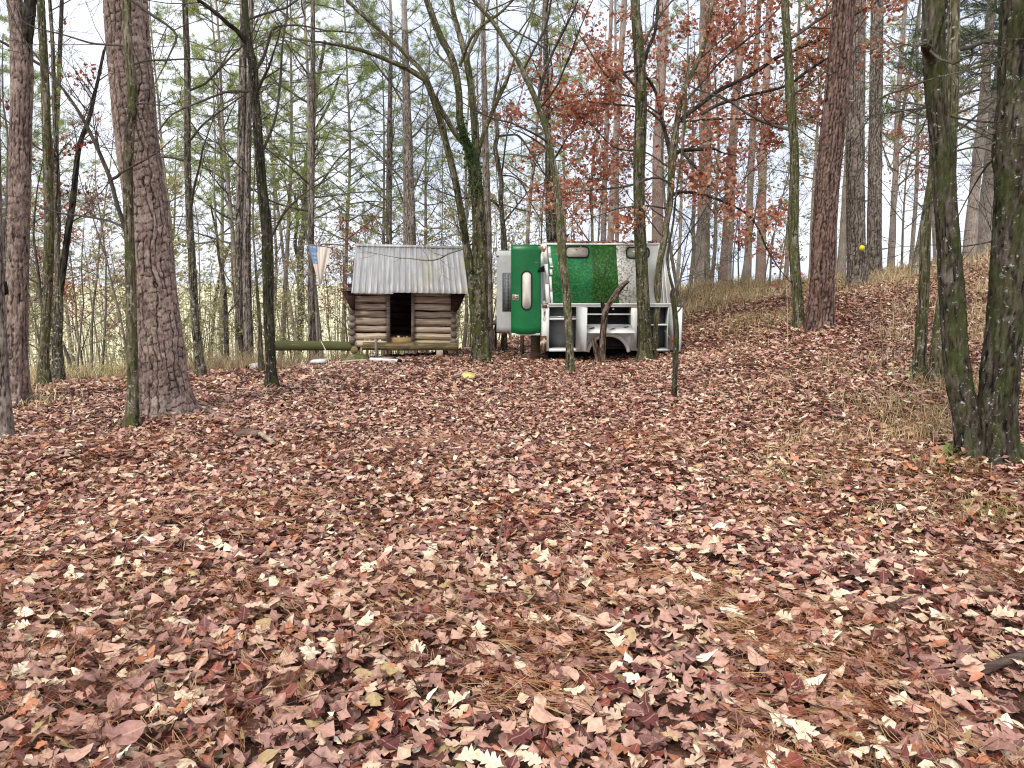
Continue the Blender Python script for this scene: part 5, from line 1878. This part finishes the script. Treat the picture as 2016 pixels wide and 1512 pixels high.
LP = [proto_pine(131, 15, .09, 5.0, 46, 10, 2.6), proto_pine(132, 13, .08, 4.0, 44, 10, 2.4), proto_pine(133, 17, .10, 6.5, 48, 10, 2.8)]
TP = [proto_pine(141, 20, .19, 12.5, 26, 8, 2.6, mat='pine_grey', dead=16), proto_pine(142, 21, .17, 13, 24, 8, 2.6, mat='pine', dead=12), proto_pine(143, 19, .15, 11.5, 26, 8, 2.4, mat='pine_grey', dead=22)]
CED = [proto_pine(151, 8.5, .09, 3.4, 60, 14, 1.7, name='cedar_tree', mat='oak', pal=CEDAR, nl=.10, w=.006, nn=14, dead=8)]
_used = set()
pr_ = np.random.default_rng(99)


def place(proto, u, Y, label, group, scale=1.0, sz=None, rot=None, tilt=.03):
    if proto.name in _used:
        o = copy_tree(proto)
    else:
        o = proto
        _used.add(proto.name)
    x = (u - 1008.0) / FPX * Y
    o.location = (x, Y, gz(x, Y) - .02)
    o.scale = (scale, scale, sz or scale)
    o.rotation_euler = (pr_.normal(0, tilt), pr_.normal(0, tilt), pr_.uniform(0, 6.28) if rot is None else rot)
    o['label'] = label
    if group:
        o['group'] = group
    elif 'group' in o:
        del o['group']
    return o


# tall bare-stemmed pines on and behind the bank
for i, (u, Y, w, k_, lab) in enumerate((
        (1290, 18.5, 22, 1, 'brown pine trunk rising behind the knobbly oak and truck roof'), (1192, 20, 14, 0, 'dark slim pine trunk above the middle of the truck roof'),
        (1181, 25, 11, 2, 'pale thin pine trunk just left of the dark slim one above the truck roof'), (1383, 23, 25, 0, 'thick pale pine trunk on the crest right of the truck'),
        (1371, 27, 12, 2, 'thin pale pine trunk touching the thick one right of the truck'), (1416, 24, 14, 1, 'reddish pine trunk right of the thick pale crest pine'),
        (1432, 31, 8, 2, 'very thin far pine trunk beyond the reddish crest pine'), (1466, 25, 14, 0, 'grey pine trunk midway between the truck and the reddish bank pine'),
        (1494, 23, 16, 1, 'reddish pine trunk left of the slim mossy tree on the bank'), (1487, 30, 9, 2, 'thin grey trunk just behind the reddish crest trunk'),
        (1650, 24, 13, 0, 'grey pine trunk peeping out right of the reddish plated pine'), (1746, 26, 11, 2, 'thin grey pine trunk right of the light grey pine pair'),
        (1918, 20.5, 29, 0, 'thick grey pine between the two big dark oaks at right'), (1897, 18.5, 19, 2, 'dim grey trunk close behind the dark lichen-spotted oak'),
        (1540, 33, 9, 2, 'far thin trunk against the bright gap left of the slim mossy bank tree'), (1215, 32, 9, 2, 'far pale trunk above the truck roof between mossy stems'))):
    sc = (w * .5 * Y / FPX) / (.19, .17, .15)[k_] * 1.12
    place(TP[k_], u, Y, lab, None, sc, 1.0, tilt=.012)

# pines with green crowns
GP = 'leafy pines beyond the clearing'
for (u, Y, k_, sc, lab) in (
        (430, 27, 0, 1, 'green-crowned pine just left of the paired pale trunks'), (478, 23, 1, 1.1, 'green-crowned pine directly behind the paired pale trunks'),
        (550, 25, 0, 1, 'green-crowned pine just right of the dark mossy tree'), (632, 23, 1, 1.15, 'bushy yellow-green pine rising above the flag'),
        (672, 29, 0, 1.05, 'green-crowned pine between the flag and the cabin roof'), (340, 31, 2, 1, 'green-crowned pine just right of the thick leaning pine'),
        (140, 33, 1, 1.1, 'green-crowned pine behind the twin-stemmed tree at left'), (25, 30, 0, 1, 'green-crowned pine behind the pink-brown forked pine'),
        (-60, 27, 2, 1, 'green-crowned pine reaching in from beyond the left edge'), (590, 36, 2, 1.1, 'far green-crowned pine behind the grey slim tree by the log'),
        (762, 29, 1, 1, 'green-crowned pine above the left half of the cabin roof'), (830, 31, 0, 1, 'green-crowned pine above the right half of the cabin roof'),
        (895, 35, 2, 1, 'far green-crowned pine behind the arching stems of the big mossy oak'), (1035, 27, 1, 1.1, 'green-crowned pine above the green truck door'),
        (1120, 34, 0, 1, 'far green-crowned pine above the green part of the truck'), (1330, 36, 2, 1, 'far green-crowned pine above the right end of the truck'),
        (1590, 31, 1, 1.1, 'green-crowned pine behind the slim mossy bank tree'), (1640, 38, 2, 1, 'far green-crowned pine behind the reddish plated pine'),
        (1785, 27, 1, 1, 'green-crowned pine behind the left cedar'), (1835, 34, 0, 1, 'far green-crowned pine behind the dark lichen-spotted oak'),
        (1955, 30, 1, 1, 'green-crowned pine between the two big dark oaks'), (2060, 27, 0, 1, 'green-crowned pine beyond the right edge')):
    place(LP[k_], u, Y, lab, 'green-crowned pines in the woods behind', sc)
place(CED[0], 1790, 17.5, 'dark green cedar left of the dark lichen-spotted oak', None, 1.0)
place(CED[0], 1950, 19, 'dark green cedar between the two big dark oaks at right', None, 1.15)
place(CED[0], 20, 24, 'dark green cedar behind the trunks at the left edge', None, .8)

# brown-leaved oaks
for (u, Y, k_, sc, lab) in ((1400, 20.5, 0, 1.0, 'brown-leaved oak on the crest right of the truck'), 
                            (1175, 21, 1, 1.1, 'brown-leaved oak behind the green part of the truck'), (1770, 23, 1, .8, 'low brown-leaved oak behind the mossy clump at right'),
                            (160, 19, 1, .75, 'small russet-leaved oak behind the twin-stemmed tree'), (700, 24, 1, .7, 'small russet-leaved oak just left of the cabin roof'),
                            
                            (1345, 17.2, 1, .95, 'brown-leaved oak just behind the right end of the truck')):
    place(BRN[k_], u, Y, lab, None, sc)

# bare hardwoods
for (u0, u1, Y0, Y1, n, lab, grp) in ((-160, 330, 19, 44, 9, 'slender bare tree in the woods beyond the left clearing edge', 'bare trees beyond the left edge'),
                                      (330, 690, 20, 44, 7, 'slender bare tree in the woods between the thick pine and the cabin', 'bare trees left of the cabin'),
                                      (690, 1060, 21, 44, 7, 'slender bare tree in the woods behind the cabin', 'bare trees behind the cabin'),
                                      (1060, 1330, 20, 42, 5, 'slender bare tree in the woods behind the truck', 'bare trees behind the truck'),
                                      (1330, 2150, 23, 42, 9, 'slender bare tree beyond the crest of the bank', 'bare trees beyond the bank')):
    for i in range(n):
        u = u0 + (u1 - u0) * (i + pr_.random()) / n
        place(HW[int(pr_.integers(len(HW)))], u, pr_.uniform(Y0, Y1), lab, grp, pr_.uniform(.62, .95), pr_.uniform(.8, 1.2), tilt=.05)
# saplings of the understorey
for (u0, u1, Y0, Y1, n, lab, grp) in ((-120, 340, 12.8, 22, 14, 'thin sapling in the thicket at the left clearing edge', 'saplings at the left edge'),
                                      (340, 690, 15.5, 25, 12, 'thin sapling in the thicket left of the cabin', 'saplings left of the cabin'),
                                      (690, 1060, 19, 26, 10, 'thin sapling in the thicket behind the cabin', 'saplings behind the cabin'),
                                      (1330, 1560, 19, 24, 8, 'thin sapling on the crest right of the truck', 'saplings on the crest')):
    for i in range(n):
        u = u0 + (u1 - u0) * (i + pr_.random()) / n
        place(SAP[int(pr_.integers(len(SAP)))], u, pr_.uniform(Y0, Y1), lab, grp, pr_.uniform(.7, 1.3), tilt=.08)

# the far wood that reads as one mass
dw = MB()
dr_ = np.random.default_rng(77)
PALE = [lin(222, 212, 172), lin(204, 204, 148), lin(236, 228, 196), lin(212, 190, 160), lin(192, 198, 138), lin(226, 218, 176)]
n = 600
u = dr_.uniform(-250, 1120, n)
Y = dr_.uniform(24, 52, n)
x = (u - 1008) / FPX * Y
z0 = ground(x, Y, False)
for i in range(n):
    h = dr_.uniform(2.0, 6.5)
    b = np.array([x[i], Y[i], z0[i] - .2])
    e = b + np.array([dr_.normal(0, .07) * h, dr_.normal(0, .07) * h, h])
    m_ = (b + e) / 2 + dr_.normal(0, .12, 3)
    dw.tube(np.array([b, m_, e]), np.array([.026, .018, .006]) * dr_.uniform(.6, 1.5), 4, c=np.array(lin(160, 148, 128)) * dr_.uniform(.6, 1.2))
n = 34000
k3 = dr_.integers(0, 600, n)
pos = np.stack([x[k3] + dr_.normal(0, .9, n), Y[k3] + dr_.normal(0, .9, n), z0[k3] + dr_.random(n) ** 1.3 * 6.0], 1)
col = np.array(PALE)[dr_.integers(0, len(PALE), n)] * dr_.uniform(.65, 1.15, (n, 1))
leaves(dw, TINY2, pos, dr_.uniform(.10, .18, n), dr_.uniform(0, 6.28, n), dr_.normal(0, .8, n), dr_.normal(0, .8, n), dr_.normal(0, .3, n), dr_.normal(0, .3, n), col, dr_)
tag(dw.build('distant_woods', MAT['far_leaf']), 'pale tangle of far undergrowth and stems beyond the clearing', 'woods', kind='stuff')
# ------------------------------------------------------------------ small things
MAT['plastic_white'] = simple('white_plastic', lin(232, 232, 228), .35, .5, var=.1, dirt=lin(150, 140, 120), dirt_amt=.0)
MAT['yellow'] = simple('yellow_plastic', lin(228, 212, 124), .4, .4, var=.12, scale=8)
MAT['yellow_bright'] = simple('yellow_marker', lin(240, 226, 30), .4, .4, var=.08)
MAT['rock'] = simple('mossy_rock', lin(140, 130, 100), .9, .2, var=.4, scale=9, bump=.6, dirt=(.10, .115, .03, 1), dirt_amt=.55)
MAT['stick'] = mat_log('stick_bark', lin(70, 56, 48), lin(118, 100, 88), lin(176, 160, 144))
MAT['stick_pale'] = mat_log('pale_stick', lin(140, 124, 104), lin(190, 172, 146), lin(222, 208, 184))


def flag():
    Y = 17.9
    n, m = 26, 30
    a, b = P(606, 482, Y), P(651, 489, Y)
    root_z = a[2]
    v, c = [], []
    for j in range(m):
        t = j / (m - 1)
        for i in range(n):
            s = i / (n - 1)
            left = P(606 + 24 * t ** 1.1 * 1.0, 482 + 80 * t, Y)
            right = P(651 - 14 * t - 2 * t * t, 489 + 68 * t, Y)
            p = left * (1 - s) + right * s
            p[1] += .05 * math.sin(s * 15 + t * 1.5) * (.4 + .6 * t) - .08 * t
            v.append(p)
            if s < .42 - .12 * t and t < .45:
                star = (math.sin(s * 62) > .72) and (math.sin(t * 66) > .72)
                c.append(lin(214, 218, 226) if star else lin(120, 142, 172))
            else:
                stripe = math.sin((s * 1.0) * 40) > .1
                c.append(lin(214, 196, 180) if stripe else lin(236, 228, 214))
    v = np.array(v)
    q = [(j * n + i, j * n + i + 1, (j + 1) * n + i + 1, (j + 1) * n + i) for j in range(m - 1) for i in range(n - 1)]
    fm = M('faded_flag_cloth', .85, .1)
    at = fm.attr('col')
    fm.base(at.outputs['Color'])
    mb = MB().add(v, q, None, None, np.array(c))
    root = empty('flag', (a[0], Y, a[2]), 'faded blue and pale striped flag hanging limp beside a pine trunk left of the cabin', 'flag')
    mb.build('cloth', fm.m, root, (a[0], Y, a[2]))
    pm = MB()
    pm.tube(np.array([a + (-.10, .02, .03), (a + b) / 2 + (0, .02, .015), b + (.06, .02, .01)]), np.array([.014, .012, .01]), 7, cap=True)
    pm.build('pole', MAT['stick'], root, (a[0], Y, a[2]))


flag()


def stick(name, pts, r0, r1, mat, label, cat='stick', group=None, sides=9):
    p = np.array(pts, float)
    sp = smooth_path(np.column_stack([p, np.linspace(r0, r1, len(p))]), .05)
    mb = MB()
    rr_ = sp[:, 3] * (1 + .12 * (np.random.default_rng(len(label)).random(len(sp)) - .5))
    mb.tube(sp[:, :3], rr_, sides, cap=True)
    base = sp[:, :3].mean(0)
    return tag(mb.build(name, MAT[mat], None, tuple(base)), label, cat, group)


def on(u, v, dz=0.0):
    p = G(u, v)
    return p + np.array([0, 0, .05 + dz])


# white pipe before the cabin
a, b = on(730, 718, .05), on(789, 721, .04)
pipe = empty('plastic_pipe', (a + b) / 2, 'white plastic pipe lying in the leaves in front of the cabin', 'pipe')
o_ = (a + b) / 2
mb = MB()
mb.tube(np.array([a, a * .5 + b * .5, b]), np.full(3, .036), 16)
mb.build('tube', MAT['plastic_white'], pipe, o_)
mb = MB()
d_ = unit(b - a)
mb.tube(np.array([b - d_ * .05, b + d_ * .004]), np.full(2, .0385), 16, cap=True)
mb.build('end_fitting', MAT['black'], pipe, o_)
mb = MB()
mb.tube(np.array([a - d_ * .004, a + d_ * .003]), np.full(2, .036), 16, cap=True)
mb.build('end_cap', MAT['plastic_white'], pipe, o_)

# white jug with a dark mouth, left
c0 = on(500, 734, .05)
jug = empty('plastic_jug', c0, 'white plastic jug lying on its side near the dark mossy tree', 'jug')
ax = unit(np.array([-.75, -.6, -.05]))
mb = MB()
mb.tube(np.array([c0 - ax * .14, c0 - ax * .12, c0 + ax * .03, c0 + ax * .08, c0 + ax * .095]), np.array([.05, .075, .078, .06, .045]), 16, cap=True)
mb.build('body', MAT['plastic_white'], jug, c0)
mb = MB()
mb.tube(np.array([c0 + ax * .094, c0 + ax * .125]), np.array([.046, .046]), 14, cap=True)
mb.build('mouth', MAT['black'], jug, c0)

# pale foam slab and leaning stick left of the rock
p = on(628, 703, .06)
mb = MB()
mb.hexa([p + (-.16, -.1, -.03), p + (.13, -.12, -.03), p + (.16, .12, -.03), p + (-.13, .12, -.03), p + (-.14, -.09, .02), p + (.11, -.11, .035), p + (.14, .11, .045), p + (-.12, .11, .03)])
tag(mb.build('foam_slab', MAT['plastic_white'], None, tuple(p), smooth=False), 'broken white foam slab on the leaves below the mossy log', 'slab')
stick('stick', [on(648, 706, -.03), P(641, 690, 14.7), P(632, 672, 15.15)], .013, .009, 'stick_pale', 'thin pale stick leaning against the long mossy log')
stick('plank', [on(655, 704, .02), on(690, 704, .03), on(722, 703, .03)], .022, .018, 'stick_pale', 'pale thin plank lying below the mossy rock')

# rock under the cabin corner
rk = MB()
c0 = on(698, 700, -.02)
nu, nv = 22, 12
v = []
for j in range(nv + 1):
    ph = math.pi * j / nv - math.pi / 2
    for i in range(nu):
        t = 2 * math.pi * i / nu
        v.append((math.cos(ph) * math.cos(t), math.cos(ph) * math.sin(t), math.sin(ph)))
v = np.array(v)
v *= (1 + .28 * (fbm(v * 1.7 + 4, 3) - .5))[:, None]
v = v * np.array([.27, .20, .15]) + c0 + np.array([0, .25, .0])
q = [(j * nu + i, j * nu + (i + 1) % nu, (j + 1) * nu + (i + 1) % nu, (j + 1) * nu + i) for j in range(nv) for i in range(nu)]
tag(rk.add(v, q).build('boulder', MAT['rock'], None, tuple(c0)), 'rounded moss-covered boulder under the left cabin corner', 'boulder')

# post, lath and wire at the cabin front
p = on(741, 701, -.1)
zt = P(741, 664, p[1])[2]
mb = MB()
mb.hexa([p + (-.027, -.02, 0), p + (.027, -.02, 0), p + (.027, .03, 0), p + (-.027, .03, 0), (p[0] - .022, p[1] - .02, zt), (p[0] + .02, p[1] - .02, zt - .03), (p[0] + .02, p[1] + .03, zt - .03), (p[0] - .022, p[1] + .03, zt)])
tag(mb.build('wooden_stake', MAT['board'], None, tuple(p), smooth=False), 'short weathered stake standing left of the cabin doorway', 'stake')
p = on(757, 694, .05)
mb = MB().box(p + np.array([-.13, -.03, -.012]), p + np.array([.12, .03, .012]))
tag(mb.build('wooden_lath', MAT['stick_pale'], None, tuple(p), smooth=False), 'narrow pale lath lying beside the stake in front of the cabin', 'lath')
t = np.linspace(0, 5.2, 26)
p = on(730, 700, .0)
wp = np.stack([p[0] + .075 * np.cos(t) + .01 * t, p[1] - .02 + .02 * np.sin(t * 2), p[2] + .07 + .085 * np.sin(t)], 1)
mb = MB().tube(wp, np.full(26, .0045), 5)
tag(mb.build('wire_loop', MAT['black'], None, tuple(p)), 'thin dark wire loop curling beside the stake', 'wire')
p = P(866, 691, CY - .12)
mb = MB()
mb.hexa([p + (-.07, -.05, -.14), p + (.07, -.05, -.14), p + (.07, .09, -.14), p + (-.07, .09, -.14), p + (-.065, -.05, .02), p + (.06, -.045, .025), p + (.06, .085, .02), p + (-.06, .08, .02)])
tag(mb.build('concrete_block', simple('pale_block', lin(196, 176, 160), .9, .2, var=.2), None, tuple(p), smooth=False), 'small pale block propping the right end of the cabin sill log', 'block')
# twigs and leaves caught on the sill log
for (u1_, v1_, u2_, v2_, wl) in ((745, 676, 757, 682, 'upper'), (748, 682, 760, 677, 'middle'), (744, 685, 756, 687, 'lowest')):
    stick('twig', [P(u1_, v1_, CY - .36), P((u1_ + u2_) / 2, (v1_ + v2_) / 2 - 1, CY - .33), P(u2_, v2_, CY - .36)], .006, .004, 'stick', wl + ' of three small twigs caught on the sill log right of the stake', 'twig', 'twigs on the cabin sill log')


# yellow discs
def disc_obj(name, c, nrm, r, th, mat, label, cat, squash=1.0):
    nrm = unit(np.array(nrm, float))
    a = unit(np.cross(nrm, UP + .01))
    b = np.cross(nrm, a)
    t = np.linspace(0, 2 * math.pi, 25)[:-1]
    lp = [c + a * math.cos(x) * r + b * math.sin(x) * r * squash for x in t]
    mb = MB().prism(lp, nrm * th)
    mb.prism([c + nrm * th + (q_ - c) * .75 for q_ in lp], nrm * th * .5)
    return tag(mb.build(name, MAT[mat], None, tuple(c), smooth=False), label, cat)


disc_obj('plastic_disc', on(922, 749, .02), (.05, -.42, .9), .105, .012, 'yellow', 'pale yellow disc lying tilted in the leaves before the big mossy oak', 'disc', .85)
gp = G(1690, 567)
cc = P(1697, 488, gp[1] - .26)
disc_obj('trail_marker', cc, (.1, -1, .05), 5.4 * px(488, gp[1]), .008, 'yellow_bright', 'round yellow marker nailed to the grey pine on the bank', 'marker')

# fallen sticks and logs
stick('fallen_branch', [on(385, 808), on(410, 818), on(432, 826), on(450, 831)], .032, .022, 'stick', 'fallen branch lying right of the thick leaning pine', 'branch')
stick('fallen_branch', [on(466, 868, .01), on(490, 866, .02), on(508, 870, .02)], .042, .036, 'stick', 'dark short log half sunk in the leaves at left centre', 'branch')
stick('fallen_branch', [on(508, 866, .015), on(522, 873, .015), on(540, 885, .01)], .028, .02, 'stick_pale', 'pale broken branch beside the dark sunken log', 'branch')
stick('fallen_branch', [on(1930, 1346, .0), on(1975, 1336, .02), on(2030, 1322, .02)], .016, .02, 'stick', 'dark grey branch poking in at the lower right edge', 'branch')
stick('stick', [on(890, 748), on(930, 737, .02), on(975, 727, .02)], .012, .008, 'stick_pale', 'long pale stick lying in front of the big mossy oak')
stick('stick', [on(925, 706, .02), on(948, 716, .03), on(960, 712, .02)], .014, .01, 'stick_pale', 'crooked pale stick at the foot of the big mossy oak')
stick('stick', [on(550, 862), on(560, 845, .03), on(572, 825, .06)], .006, .004, 'stick', 'thin dark twig sticking up near the sunken log')
stick('stick', [on(176, 826), on(200, 829, .01), on(222, 832, .01)], .016, .012, 'stick', 'short dark stick in the leaves left of the thick pine')
stick('stick', [on(118, 806), on(128, 790, .03), on(140, 778, .08)], .010, .006, 'stick', 'thin stick slanting up right of the pink-brown pine')
stick('stick', [on(568, 1335, .01), on(578, 1318, .02), on(590, 1298, .03)], .005, .004, 'stick', 'thin dark twig in the foreground leaves, lower left')
stick('stick', [on(1740, 1220, .02), on(1765, 1216, .03), on(1790, 1212, .03)], .005, .004, 'stick', 'small dark twig among the foreground leaves at right')
stick('stick', [on(980, 1115, .0), on(985, 1085, .06), on(992, 1062, .12)], .007, .004, 'stick', 'stubby twig standing up out of the leaves at centre')
stick('grass_stalk', [on(1318, 700), P(1322, 672, 14.1), P(1308, 650, 14.1)], .006, .004, 'stick_pale', 'pale bent stalk beside the right storage door', 'stalk')
stick('grass_stalk', [on(1720, 748), P(1738, 700, G(1720, 748)[1]), P(1728, 620, G(1720, 748)[1])], .006, .003, 'stick', 'thin bare stem on the bank left of the mossy clump', 'stalk')
stick('grass_stalk', [on(1550, 690), P(1551, 650, G(1550, 690)[1]), P(1549, 560, G(1550, 690)[1])], .005, .003, 'stick_pale', 'thin upright stem in front of the slim mossy bank tree', 'stalk')
# dark bag hanging by the leftmost trunk
c0 = P(8, 567, 9.0)
hb = empty('hanging_bag', c0, 'small dark bag hanging beside the leftmost trunk', 'bag')
mb = MB()
mb.tube(np.array([c0 + (0, 0, .09), c0 + (.004, 0, .07), c0 + (.0, 0, .0), c0 + (-.005, 0, -.07), c0 + (0, 0, -.085)]), np.array([.01, .03, .04, .045, .02]), 12, cap=True)
mb.build('body', MAT['black'], hb, c0)
tpt = P(-4, 545, 9.05)
MB().tube(np.array([c0 + (0, 0, .085), (c0 + tpt) / 2 + (0, 0, .06), tpt]), np.full(3, .004), 5).build('strap', MAT['black'], hb, c0)

# ivy on the big mossy oak
iv = MB()
ir = np.random.default_rng(8)
Yi = G(948, 714)[1]
pts = []
for _ in range(600):
    t = ir.random()
    v_ = 250 + 130 * t + ir.normal(0, 14)
    u_ = np.interp(v_, [230, 283, 315, 370, 450], [904, 919, 930, 938, 944]) + ir.normal(0, 8)
    pts.append(P(u_, v_, Yi - ir.uniform(.05, .2)))
pts = np.array(pts)
n = len(pts)
col = np.array([lin(52, 92, 34), lin(70, 112, 44), lin(40, 74, 28)])[ir.integers(0, 3, n)]
leaves(iv, MIDOV, pts, ir.uniform(.035, .075, n), ir.uniform(0, 6.28, n), ir.normal(-.9, .4, n), ir.normal(0, .6, n), ir.normal(.1, .2, n), ir.normal(.1, .2, n), col, ir)
tag(iv.build('ivy', MAT['hang_leaf'], ivy_tree, np.array(ivy_tree.location)), kind='stuff')
# mossy herbs round the feet of the two big oaks at right
hb_ = MB()
for (u_, v_, rx, ry, k_) in ((1890, 912, .16, .10, 70), (1985, 905, .22, .12, 90), (1930, 880, .1, .1, 40), (1810, 752, .14, .1, 40), (1850, 752, .12, .1, 40)):
    c0 = G(u_, v_)
    q_ = disc(k_, c0[0], c0[1] + .03, rx, ry, ir)
    ps = np.column_stack([q_, ground(q_[:, 0], q_[:, 1]) + .02 + ir.random(k_) * .13])
    cl_ = np.array([lin(112, 132, 60), lin(86, 110, 48), lin(150, 158, 92)])[ir.integers(0, 3, k_)]
    leaves(hb_, MIDOV, ps, ir.uniform(.03, .07, k_), ir.uniform(0, 6.28, k_), ir.normal(.2, .5, k_), ir.normal(0, .5, k_), ir.normal(.1, .2, k_), ir.normal(.1, .2, k_), cl_, ir)
tag(hb_.build('ground_herbs', MAT['grass']), 'small green herbs round the feet of the oaks at right', 'herbs', kind='stuff')
